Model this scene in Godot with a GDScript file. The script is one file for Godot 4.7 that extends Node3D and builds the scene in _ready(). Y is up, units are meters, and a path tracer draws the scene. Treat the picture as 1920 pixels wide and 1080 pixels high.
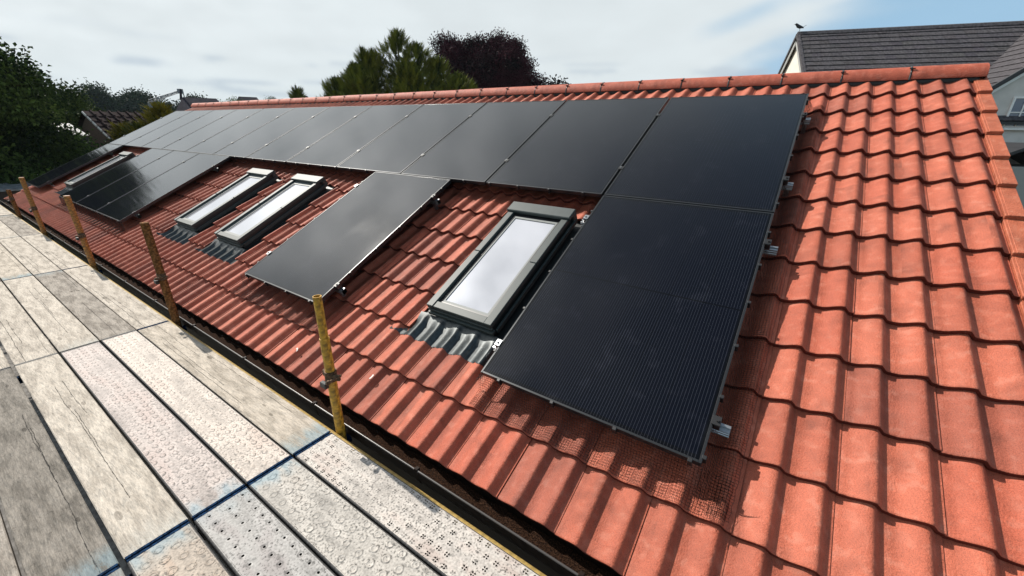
extends Node3D

const TH := 0.46944522            # roof pitch
const PITCH := 0.152              # width of one roll of a tile
const COVER := 0.304
const GAUGE := 0.3235
const EAVE_V := -0.483
const CREST := -0.103
const ROLL := 0.0335
const GROUND := -2.9
var RB: Transform3D               # roof plane: local (u, w, -v)
var rng := RandomNumberGenerator.new()
var taken := {}
var M := {}
var nz := FastNoiseLite.new()
var nz2 := FastNoiseLite.new()
var house: Node3D

# ---------------------------------------------------------------- naming
func numbered(called: String) -> String:
	if not taken.has(called):
		taken[called] = 0
		return called
	taken[called] += 1
	return "%s_%03d" % [called, taken[called]]

func thing(called: String, label: String, category: String, at := Vector3.ZERO, basis_ := Basis.IDENTITY, group := "") -> Node3D:
	var o := Node3D.new()
	o.name = numbered(called)
	add_child(o, true)
	o.transform = Transform3D(basis_, at)
	o.set_meta("label", label)
	o.set_meta("category", category)
	if group != "":
		o.set_meta("group", group)
	return o

func put(called: String, mesh: Mesh, mat: Material, parent: Node, tr := Transform3D.IDENTITY) -> MeshInstance3D:
	var o := MeshInstance3D.new()
	o.name = called
	o.mesh = mesh
	o.material_override = mat
	o.transform = tr
	parent.add_child(o, true)
	return o

func structure(called: String, label: String, mesh: Mesh, mat: Material, tr := Transform3D.IDENTITY) -> MeshInstance3D:
	var o := put(numbered(called), mesh, mat, self, tr)
	o.set_meta("kind", "structure")
	o.set_meta("label", label)
	return o

# ---------------------------------------------------------------- mesh tools
class MB:
	var p := PackedVector3Array()
	var n := PackedVector3Array()
	var t := PackedVector2Array()
	var c := PackedColorArray()
	var ix := PackedInt32Array()
	var col := Color.WHITE
	func v(a: Vector3, nn: Vector3, uv := Vector2.ZERO) -> int:
		p.push_back(a); n.push_back(nn); t.push_back(uv); c.push_back(col)
		return p.size() - 1
	func tri_i(a: int, b: int, d: int):
		ix.push_back(a); ix.push_back(d); ix.push_back(b)
	# corners anticlockwise seen from outside
	func quad(a: Vector3, b: Vector3, d: Vector3, e: Vector3, u0 := Vector2(0, 0), u1 := Vector2(1, 0), u2 := Vector2(1, 1), u3 := Vector2(0, 1)):
		var nn := (b - a).cross(e - a).normalized()
		var i := v(a, nn, u0)
		v(b, nn, u1); v(d, nn, u2); v(e, nn, u3)
		tri_i(i, i + 1, i + 2); tri_i(i, i + 2, i + 3)
	func tri(a: Vector3, b: Vector3, d: Vector3):
		var nn := (b - a).cross(d - a).normalized()
		var i := v(a, nn)
		v(b, nn); v(d, nn)
		tri_i(i, i + 1, i + 2)
	func box(lo: Vector3, hi: Vector3, tr := Transform3D.IDENTITY, ch := 0.0):
		var c0 := (lo + hi) * 0.5
		var h := (hi - lo) * 0.5
		if ch > 0.0:
			ch = min(ch, 0.45 * min(h.x, min(h.y, h.z)) * 2.0)
		var g := h - Vector3(ch, ch, ch)
		for ax in 3:
			for s in [-1.0, 1.0]:
				var x := Vector3.ZERO; var y := Vector3.ZERO; var z := Vector3.ZERO
				z[ax] = s
				x[(ax + 1) % 3] = 1.0
				y[(ax + 2) % 3] = s
				var o := c0 + z * h[ax]
				var gx := x * g[(ax + 1) % 3]
				var gy := y * g[(ax + 2) % 3]
				quad(tr * (o - gx - gy), tr * (o + gx - gy), tr * (o + gx + gy), tr * (o - gx + gy))
		if ch <= 0.0:
			return
		for ax in 3:
			var b1 := (ax + 1) % 3
			var b2 := (ax + 2) % 3
			for s1 in [-1.0, 1.0]:
				for s2 in [-1.0, 1.0]:
					var A := Vector3.ZERO; var B := Vector3.ZERO; var L := Vector3.ZERO
					A[b1] = s1 * h[b1]; A[b2] = s2 * g[b2]
					B[b1] = s1 * g[b1]; B[b2] = s2 * h[b2]
					L[ax] = g[ax]
					if s1 * s2 > 0.0:
						quad(tr * (c0 + A - L), tr * (c0 + B - L), tr * (c0 + B + L), tr * (c0 + A + L))
					else:
						quad(tr * (c0 + A + L), tr * (c0 + B + L), tr * (c0 + B - L), tr * (c0 + A - L))
		for sx in [-1.0, 1.0]:
			for sy in [-1.0, 1.0]:
				for sz in [-1.0, 1.0]:
					var a := tr * (c0 + Vector3(sx * h.x, sy * g.y, sz * g.z))
					var b := tr * (c0 + Vector3(sx * g.x, sy * h.y, sz * g.z))
					var d := tr * (c0 + Vector3(sx * g.x, sy * g.y, sz * h.z))
					if sx * sy * sz > 0.0:
						tri(a, b, d)
					else:
						tri(a, d, b)
	func tube(pts: Array, radii: Array, sides := 12, caps := true):
		var rings := []
		for i in pts.size():
			var a: Vector3 = pts[max(i - 1, 0)]
			var b: Vector3 = pts[min(i + 1, pts.size() - 1)]
			var d := (b - a).normalized()
			var r := d.cross(Vector3(0, 1, 0) if abs(d.y) < 0.9 else Vector3(1, 0, 0)).normalized()
			var q := r.cross(d)
			var ring := []
			for k in sides + 1:
				var an := TAU * k / sides
				var nn := r * cos(an) + q * sin(an)
				ring.push_back(v(pts[i] + nn * radii[i], nn, Vector2(float(k) / sides, float(i))))
			rings.push_back(ring)
		for i in pts.size() - 1:
			for k in sides:
				tri_i(rings[i][k], rings[i + 1][k], rings[i + 1][k + 1])
				tri_i(rings[i][k], rings[i + 1][k + 1], rings[i][k + 1])
		if caps:
			for e in [0, pts.size() - 1]:
				var d: Vector3 = (pts[1] - pts[0]) if e == 0 else (pts[e - 1] - pts[e])
				var nn := -d.normalized()
				var cc := v(pts[e], nn)
				for k in sides:
					var a := v(p[rings[e][k]], nn)
					var b := v(p[rings[e][k + 1]], nn)
					if e == 0:
						tri_i(cc, a, b)
					else:
						tri_i(cc, b, a)
	# profile of (z, y) points, extruded along x; flat faces
	func ext(prof: Array, x0: float, x1: float, closed := true, caps := true):
		var m := prof.size()
		for i in (m if closed else m - 1):
			var a: Vector2 = prof[i]
			var b: Vector2 = prof[(i + 1) % m]
			quad(Vector3(x0, a.y, a.x), Vector3(x0, b.y, b.x), Vector3(x1, b.y, b.x), Vector3(x1, a.y, a.x), Vector2(0, 0), Vector2(0, 1), Vector2(1, 1), Vector2(1, 0))
		if closed and caps:
			var idx := Geometry2D.triangulate_polygon(PackedVector2Array(prof))
			for k in range(0, idx.size(), 3):
				var q0: Vector2 = prof[idx[k]]; var q1: Vector2 = prof[idx[k + 1]]; var q2: Vector2 = prof[idx[k + 2]]
				for xs in [x0, x1]:
					var s := 1.0 if xs == x1 else -1.0
					var i0 := v(Vector3(xs, q0.y, q0.x), Vector3(s, 0, 0))
					v(Vector3(xs, q1.y, q1.x), Vector3(s, 0, 0)); v(Vector3(xs, q2.y, q2.x), Vector3(s, 0, 0))
					tri_i(i0, i0 + 1, i0 + 2)
	func done() -> ArrayMesh:
		var a := []
		a.resize(Mesh.ARRAY_MAX)
		a[Mesh.ARRAY_VERTEX] = p
		a[Mesh.ARRAY_NORMAL] = n
		a[Mesh.ARRAY_TEX_UV] = t
		a[Mesh.ARRAY_COLOR] = c
		a[Mesh.ARRAY_INDEX] = ix
		var m := ArrayMesh.new()
		m.add_surface_from_arrays(Mesh.PRIMITIVE_TRIANGLES, a)
		return m

func boxmesh(lo: Vector3, hi: Vector3, ch := 0.0) -> ArrayMesh:
	var b := MB.new()
	b.box(lo, hi, Transform3D.IDENTITY, ch)
	return b.done()

func R(u: float, v: float, w: float) -> Vector3:
	return RB * Vector3(u, w, -v)

# ---------------------------------------------------------------- materials
func lin(r: float, g: float, b: float) -> Color:
	return Color(r, g, b).linear_to_srgb()

func mat(r: float, g: float, b: float, rough := 0.8, metal := 0.0) -> StandardMaterial3D:
	var m := StandardMaterial3D.new()
	m.albedo_color = lin(r, g, b)
	m.roughness = rough
	m.metallic = metal
	return m

func noise_tex(freq: float, seed_: int, ramp: Array, size := 512, oct := 4, kind := FastNoiseLite.TYPE_SIMPLEX_SMOOTH) -> NoiseTexture2D:
	var f := FastNoiseLite.new()
	f.seed = seed_
	f.noise_type = kind
	f.frequency = freq
	f.fractal_octaves = oct
	var t := NoiseTexture2D.new()
	t.width = size
	t.height = size
	t.seamless = true
	t.noise = f
	if ramp.size() > 0:
		var g := Gradient.new()
		g.offsets = PackedFloat32Array()
		g.colors = PackedColorArray()
		for e in ramp:
			g.add_point(e[0], e[1])
		t.color_ramp = g
	return t

func bump_tex(freq: float, seed_: int, strength: float, size := 512) -> NoiseTexture2D:
	var t := noise_tex(freq, seed_, [], size, 5)
	t.as_normal_map = true
	t.bump_strength = strength
	return t

func tri(m: StandardMaterial3D, per_metre: float, world := true):
	m.uv1_triplanar = true
	m.uv1_world_triplanar = world
	m.uv1_scale = Vector3.ONE * per_metre

func to_tex(w: int, h: int, data: PackedByteArray, rgba := false) -> ImageTexture:
	var im := Image.create_from_data(w, h, false, Image.FORMAT_RGBA8 if rgba else Image.FORMAT_RGB8, data)
	return ImageTexture.create_from_image(im)

func b8(x: float) -> int:
	return int(clamp(x, 0.0, 1.0) * 255.0)

func noisy(r: float, g: float, b: float, rough: float, per_metre: float, seed_: int, spread := 0.35, freq := 0.02, metal := 0.0) -> StandardMaterial3D:
	var m := mat(1, 1, 1, rough, metal)
	var lo := lin(r * (1 - spread), g * (1 - spread), b * (1 - spread))
	var hi := lin(min(1.0, r * (1 + spread)), min(1.0, g * (1 + spread)), min(1.0, b * (1 + spread)))
	m.albedo_texture = noise_tex(freq, seed_, [[0.25, lo], [0.75, hi]], 256, 5)
	m.albedo_color = Color.WHITE
	if rough > 0.7:
		m.metallic_specular = 0.15
	tri(m, per_metre)
	return m

func tile_texture() -> ImageTexture:
	# concrete tile: fine dark and pale specks, faint whitish bloom, worn patches
	var S := 768
	var d := PackedByteArray()
	d.resize(S * S * 3)
	nz.frequency = 1.0
	nz.fractal_octaves = 3
	nz2.frequency = 1.0
	nz2.fractal_octaves = 2
	rng.seed = 5
	var i := 0
	var white := lin(0.50, 0.24, 0.18)
	for y in S:
		for x in S:
			var a := nz.get_noise_2d(x * 0.012, y * 0.012)
			var f := nz2.get_noise_2d(x * 0.30, y * 0.30)
			var r := rng.randf()
			var big := nz.get_noise_2d(x * 0.0041 + 300.0, y * 0.0041)
			var k := 1.0 + 0.10 * a + 0.16 * f + (r - 0.5) * 0.18 + 0.10 * big - maxf(0.0, -big - 0.25) * 0.5
			if f < -0.36 and r < 0.8:
				k *= 0.60
			var bloom: float = clamp((a - 0.22) * 1.6, 0.0, 0.55) * (0.55 + 0.45 * r)
			d[i] = b8(lerp(0.66 * k, white.r, bloom))
			d[i + 1] = b8(lerp(0.350 * k, white.g, bloom))
			d[i + 2] = b8(lerp(0.262 * k, white.b, bloom))
			i += 3
	return to_tex(S, S, d)

func wood_texture(seed_: int, dark: Color, light: Color, blue0: float, blue1: float, cracks: int) -> ImageTexture:
	var W := 1024
	var H := 144
	var d := PackedByteArray()
	d.resize(W * H * 3)
	nz.seed = seed_; nz2.seed = seed_ + 50
	nz.fractal_octaves = 4; nz2.fractal_octaves = 3
	rng.seed = seed_
	var cr := []
	for k in cracks:
		var a := rng.randf_range(-0.4, 1.7)
		cr.push_back([rng.randf_range(0.03, 0.19), a, a + rng.randf_range(0.5, 1.6), rng.randf_range(0.0007, 0.0016)])
	var knots := []
	for k in 3:
		knots.push_back([rng.randf_range(0.2, 2.2), rng.randf_range(0.04, 0.18), rng.randf_range(0.006, 0.013)])
	var i := 0
	var bl := Color(0.40, 0.50, 0.55)
	for y in H:
		var v := 0.225 * y / H
		for x in W:
			var u := 2.4 * x / W
			var warp := nz.get_noise_2d(u * 1.3, v * 9.0)
			var kn := 0.0
			var kd := 0.0
			for q in knots:
				var dx: float = (u - q[0]) * 0.35
				var dy: float = v - q[1]
				var rr := sqrt(dx * dx + dy * dy)
				if rr < 0.06:
					kn += (0.06 - rr) * 9.0
				if rr < q[2]:
					kd = 0.45
			var ring := sin(v * 420.0 + warp * 9.0 + kn * 9.0 + u * 2.0)
			var fib := nz2.get_noise_2d(u * 9.0, v * 420.0)
			var pit := nz2.get_noise_2d(u * 60.0 + 30.0, v * 160.0)
			var st := nz.get_noise_2d(u * 3.2 + 7.0, v * 14.0)
			var k := 0.78 + 0.045 * ring + 0.28 * fib + 0.30 * st + 0.18 * pit - kd
			if st < -0.14 and pit > 0.0:
				k -= 0.20
			if nz2.get_noise_2d(u * 26.0 + 9.0, v * 26.0) > 0.52:
				k -= 0.22
			var c := dark.lerp(light, clamp(k, 0.0, 1.15))
			for q in cr:
				if u > q[1] and u < q[2]:
					var vc: float = q[0] + 0.010 * nz.get_noise_2d(u * 1.1, q[0] * 80.0) + 0.003 * nz.get_noise_2d(u * 9.0, 3.0)
					var w: float = q[3] * (0.4 + 0.8 * absf(nz2.get_noise_2d(u * 4.0, q[0] * 10.0)) + 0.5)
					if absf(v - vc) < w:
						c = c * 0.42
			var e: float = max(blue0 * (1.0 - u / 0.16) if u < 0.16 else 0.0, blue1 * (1.0 - (2.4 - u) / 0.16) if u > 2.24 else 0.0)
			if e > 0.0:
				c = c.lerp(bl, clamp(e * (0.75 + 1.3 * st + 0.6 * pit), 0.0, 0.5))
			d[i] = b8(c.r); d[i + 1] = b8(c.g); d[i + 2] = b8(c.b)
			i += 3
	return to_tex(W, H, d)

# kind 0 ovals, 1 octagon rings, 2 round holes, 3 clover cuts; returns [albedo, height]
func steel_texture(kind: int, seed_: int, base: Color, stain: Color, blue0: float, blue1: float) -> Array:
	var W := 1280
	var H := 144
	var d := PackedByteArray()
	var hgt := PackedByteArray()
	d.resize(W * H * 4)
	hgt.resize(W * H * 3)
	nz.seed = seed_; nz2.seed = seed_ + 9
	nz.fractal_octaves = 4; nz2.fractal_octaves = 3
	rng.seed = seed_
	var bl := Color(0.42, 0.52, 0.57)
	var sx: float = [0.058, 0.075, 0.062, 0.046][kind]
	var sy: float = [0.046, 0.052, 0.070, 0.044][kind]
	var i := 0
	var j := 0
	for y in H:
		var v := 0.225 * y / H
		for x in W:
			var u := 2.4 * x / W
			var row := int(floor(v / sy))
			var off := 0.5 * sx * (row % 2)
			var cu := int(floor((u - off) / sx))
			var jx := sin(row * 12.9 + cu * 78.2) * 0.0016
			var du := u - off - (cu + 0.5) * sx - jx
			var dv := v - (row + 0.5) * sy
			var inside := v > 0.012 and v < 0.213
			var st := nz.get_noise_2d(u * 4.0, v * 12.0)
			var pit := nz2.get_noise_2d(u * 70.0, v * 70.0)
			var worn := nz.get_noise_2d(u * 1.4 + 20.0, v * 5.0)
			var h := 0.5 + 0.06 * pit
			var a := 1.0
			var k := 1.09 + 0.20 * st + 0.20 * pit + 0.22 * worn
			var dirt := 0.0
			if inside:
				if kind == 0:
					var r := sqrt(pow(du / 0.0135, 2) + pow(dv / 0.010, 2))
					h += 0.42 * clamp(1.35 - r, 0.0, 1.0) * smoothstep(0.0, 0.5, r + 0.35)
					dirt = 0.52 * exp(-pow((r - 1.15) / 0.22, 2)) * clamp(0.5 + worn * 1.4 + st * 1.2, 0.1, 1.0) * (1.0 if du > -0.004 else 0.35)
				elif kind == 1:
					var r: float = max(max(absf(du), absf(dv)), (absf(du) + absf(dv)) * 0.72) / 0.0155
					h += 0.4 * exp(-pow((r - 0.9) / 0.22, 2))
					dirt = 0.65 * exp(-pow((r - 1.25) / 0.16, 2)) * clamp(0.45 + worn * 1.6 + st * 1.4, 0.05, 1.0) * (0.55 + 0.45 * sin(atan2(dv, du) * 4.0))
				elif kind == 2:
					var r := sqrt(du * du + dv * dv)
					h -= 0.40 * exp(-pow(r / 0.011, 2))
					if r < 0.0056:
						a = 0.0
					dirt = 0.25 * exp(-pow((r - 0.011) / 0.004, 2)) * (1.0 if st > 0 else 0.2)
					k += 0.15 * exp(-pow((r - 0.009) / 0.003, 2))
				else:
					var r := sqrt(du * du + dv * dv)
					var an := absf(sin(atan2(dv, du) * 2.0))
					h += 0.3 * exp(-pow(r / 0.012, 2))
					var gate := nz2.get_noise_2d(cu * 3.1, row * 5.7) + 1.3 * worn
					if r > 0.004 and r < 0.0115 and an > 0.70 and gate > -0.15:
						a = 0.0 if gate > 0.30 else 1.0
						dirt = clamp(0.35 + gate * 0.5, 0.1, 0.6)
			else:
				h += 0.25
			var c := base * k
			c = c.lerp(stain, clamp((worn + st * 0.6 - 0.12) * 1.2, 0.0, 0.65))
			c = c * (1.0 - dirt)
			if pit < -0.36 and st > -0.15:
				c = c * 0.66
			if nz2.get_noise_2d(u * 14.0 + 40.0, v * 22.0) > 0.50:
				c = c * 0.80
			var e: float = max(blue0 * (1.0 - u / 0.12) if u < 0.12 else 0.0, blue1 * (1.0 - (2.4 - u) / 0.12) if u > 2.28 else 0.0)
			if e > 0.0:
				c = c.lerp(bl, clamp(e * (0.6 + 1.6 * st), 0.0, 0.6))
			d[i] = b8(c.r); d[i + 1] = b8(c.g); d[i + 2] = b8(c.b); d[i + 3] = b8(a)
			i += 4
			var hb := b8(h)
			hgt[j] = hb; hgt[j + 1] = hb; hgt[j + 2] = hb
			j += 3
	return [to_tex(W, H, d, true), to_tex(W, H, hgt)]

func panel_texture() -> ImageTexture:
	var W := 1152
	var H := 576
	var d := PackedByteArray()
	d.resize(W * H * 3)
	nz.seed = 3; nz.fractal_octaves = 3
	var i := 0
	for y in H:
		var v := 1.71 * y / H
		var half := absf(v - 0.855) < 0.004
		var rowgap: bool = absf(fposmod(v - 0.02, 0.0928) - 0.0464) > 0.0456
		for x in W:
			var u := 1.122 * x / W
			var cell := fposmod(u - 0.011, 0.1834)
			var line := fposmod(u - 0.011, 0.01411) / 0.01411
			var gap := cell < 0.0016 or half or u < 0.012 or u > 1.110 or v < 0.02 or v > 1.69
			var c := Color(0.022, 0.029, 0.060)
			if gap:
				c = Color(0.020, 0.020, 0.026)
			elif rowgap:
				c = Color(0.018, 0.019, 0.040)
			var l: float = clamp(1.0 - absf(line - 0.5) / 0.08, 0.0, 1.0)
			if not half and u > 0.012 and u < 1.110:
				c = c.lerp(Color(0.29, 0.295, 0.32), l * 0.9)
			var s: float = clamp((nz.get_noise_2d(u * 5.0, v * 5.0) - 0.28) * 0.10, 0.0, 0.03)
			d[i] = b8(c.r + s); d[i + 1] = b8(c.g + s); d[i + 2] = b8(c.b + s)
			i += 3
	return to_tex(W, H, d)

func make_materials():
	nz.seed = 11; nz2.seed = 23
	var tt := tile_texture()
	var tb := bump_tex(0.14, 8, 3.5)
	M.tiles = []
	rng.seed = 77
	for k in 7:
		var m := StandardMaterial3D.new()
		m.albedo_texture = tt
		var s: float = [1.0, 0.93, 1.06, 0.97, 0.87, 1.02, 1.09][k]
		m.albedo_color = Color(s, s * [1.0, 0.98, 1.03, 0.96, 1.0, 1.06, 0.99][k], s * [1.0, 0.97, 1.05, 0.95, 1.02, 1.10, 1.0][k]).clamp()
		m.roughness = 0.70
		m.metallic_specular = 0.4
		m.normal_enabled = true
		m.normal_texture = tb
		m.normal_scale = 0.5
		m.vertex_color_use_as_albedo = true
		m.uv1_offset = Vector3(0.13 * k, 0.31 * k, 0.57 * k)
		tri(m, 1.35)
		M.tiles.push_back(m)
	var mt: StandardMaterial3D = M.tiles[0].duplicate()
	mt.vertex_color_use_as_albedo = true
	M.tile_multi = mt
	M.ridge = M.tiles[0].duplicate()
	M.ridge.albedo_color = Color(0.99, 0.94, 0.94)
	M.verge = M.tiles[0].duplicate()
	M.verge.albedo_color = Color(0.98, 1.0, 0.96)
	M.frame = mat(0.035, 0.037, 0.04, 0.32, 0.55)
	var g := StandardMaterial3D.new()
	g.albedo_texture = panel_texture()
	g.roughness = 0.105
	g.metallic_specular = 0.42
	g.roughness_texture = noise_tex(0.006, 31, [[0.2, Color(0.75, 0.75, 0.75)], [0.8, Color(1, 1, 1)]], 256, 4)
	M.glass = g
	M.alu = mat(0.42, 0.43, 0.44, 0.35, 0.9)
	M.black = mat(0.012, 0.012, 0.013, 0.45)
	M.clamp_grey = mat(0.30, 0.31, 0.32, 0.35, 0.8)
	M.wire = mat(0.016, 0.014, 0.014, 0.5, 0.2)
	M.window_frame = noisy(0.026, 0.037, 0.036, 0.55, 3.0, 4, 0.10, 0.02, 0.0)
	M.hood = M.window_frame.duplicate()
	M.side_dark = mat(0.014, 0.016, 0.016, 0.5)
	M.pane = mat(0.52, 0.52, 0.55, 0.02, 0.46)
	M.spacer = mat(0.16, 0.17, 0.165, 0.6)
	M.blind = mat(0.7, 0.7, 0.68, 0.6)
	M.lead = noisy(0.036, 0.043, 0.045, 0.36, 6.0, 14, 0.4, 0.02, 0.35)
	M.gutter = noisy(0.012, 0.007, 0.005, 0.5, 4.0, 15, 0.5)
	M.gutter.metallic_specular = 0.25
	M.debris = noisy(0.024, 0.012, 0.007, 0.95, 9.0, 16, 0.85, 0.05)
	M.fascia = mat(0.02, 0.012, 0.009, 0.6)
	M.wallrender = noisy(0.35, 0.30, 0.25, 0.9, 1.0, 17, 0.12)
	M.deck = mat(0.006, 0.005, 0.005, 0.9)
	M.yellow = noisy(0.40, 0.215, 0.022, 0.5, 7.0, 18, 0.55, 0.015)
	M.rusty = noisy(0.16, 0.075, 0.028, 0.75, 7.0, 19, 0.6, 0.02)
	M.orange = noisy(0.30, 0.13, 0.025, 0.6, 7.0, 20, 0.55, 0.02)
	M.ledger = noisy(0.30, 0.20, 0.055, 0.6, 7.0, 44, 0.25, 0.02)
	M.coupler = noisy(0.11, 0.065, 0.035, 0.7, 12.0, 21, 0.6, 0.02, 0.4)
	M.navy = noisy(0.006, 0.022, 0.055, 0.8, 10.0, 22, 0.6, 0.02)
	M.band_grey = noisy(0.045, 0.043, 0.042, 0.7, 10.0, 23, 0.5, 0.02, 0.1)
	M.board_side = mat(0.13, 0.10, 0.07, 0.9)
	M.bark = noisy(0.06, 0.045, 0.032, 0.95, 2.0, 24, 0.4)

# ---------------------------------------------------------------- roof tiles
func roll_h(x: float) -> float:   # x from the left edge of a tile, 0..1 height of the roll
	var t := fposmod(x, PITCH) / PITCH
	if t < 0.08:
		return 0.0
	if t < 0.70:
		return 0.5 - 0.5 * cos(PI * (t - 0.08) / 0.62)
	if t < 0.91:
		return 0.5 + 0.5 * cos(PI * (t - 0.70) / 0.21)
	return 0.0

func tile_w(u: float, v: float) -> float:   # top of the tiling at a point of the roof
	var k := floorf((v - EAVE_V) / GAUGE)
	var t := v - EAVE_V - k * GAUGE
	return CREST - ROLL * (1.0 - roll_h(u - 1.069)) - 0.029 * t / GAUGE

# a tile from x0 to x1 of its width and from t0 to t1 of its length, local (x, w, -t)
func tile_mesh(x0: float, x1: float, t0: float, t1: float, seg: int) -> ArrayMesh:
	var b := MB.new()
	var th := 0.0255
	var prof := []
	for i in seg + 1:
		var x: float = lerp(x0, x1, float(i) / seg)
		var w := CREST - ROLL * (1.0 - roll_h(x))
		if x < 0.012:
			w -= 0.0045 * (1.0 - max(x, 0.0) / 0.012)
		prof.push_back(Vector2(x, w))
	var rows := [[t0 + 0.0005, -0.0045], [t0 + 0.003, -0.001], [t0 + 0.009, 0.0], [t1, 0.0]]
	var idx := []
	for r in rows:
		var line := []
		for i in seg + 1:
			var q: Vector2 = prof[i]
			var a: Vector2 = prof[max(i - 1, 0)]
			var e: Vector2 = prof[min(i + 1, seg)]
			var s: float = (e.y - a.y) / max(e.x - a.x, 1e-5)
			var nn := Vector3(-s, 1.0, 0.9 if r[1] < -0.003 else (0.3 if r[1] < 0.0 else -0.07)).normalized()
			line.push_back(b.v(Vector3(q.x, q.y + r[1] - 0.029 * r[0] / GAUGE, -r[0]), nn))
		idx.push_back(line)
	for k in rows.size() - 1:
		for i in seg:
			b.tri_i(idx[k][i], idx[k][i + 1], idx[k + 1][i + 1])
			b.tri_i(idx[k][i], idx[k + 1][i + 1], idx[k + 1][i])
	b.col = Color(0.26, 0.17, 0.17)  # front edge: weathering, plus its shade darkened into the vertex colour
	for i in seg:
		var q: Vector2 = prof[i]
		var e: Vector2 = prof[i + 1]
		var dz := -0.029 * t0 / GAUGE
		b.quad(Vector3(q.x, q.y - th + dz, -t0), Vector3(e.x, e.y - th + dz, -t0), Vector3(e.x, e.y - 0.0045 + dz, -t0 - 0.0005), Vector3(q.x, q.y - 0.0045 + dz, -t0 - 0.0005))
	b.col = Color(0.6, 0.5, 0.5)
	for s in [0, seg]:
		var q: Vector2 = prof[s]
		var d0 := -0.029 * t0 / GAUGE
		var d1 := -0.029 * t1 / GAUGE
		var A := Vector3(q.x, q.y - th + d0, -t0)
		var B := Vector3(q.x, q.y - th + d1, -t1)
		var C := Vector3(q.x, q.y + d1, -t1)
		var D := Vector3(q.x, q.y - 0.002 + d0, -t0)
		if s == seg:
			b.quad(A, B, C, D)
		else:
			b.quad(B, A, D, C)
	return b.done()

const WINDOWS := [-1.845, -6.335, -5.175, -12.05]   # left edges of the roof windows
const WIN_W := 0.555
const WIN_V0 := 0.315
const WIN_V1 := 1.495

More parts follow.
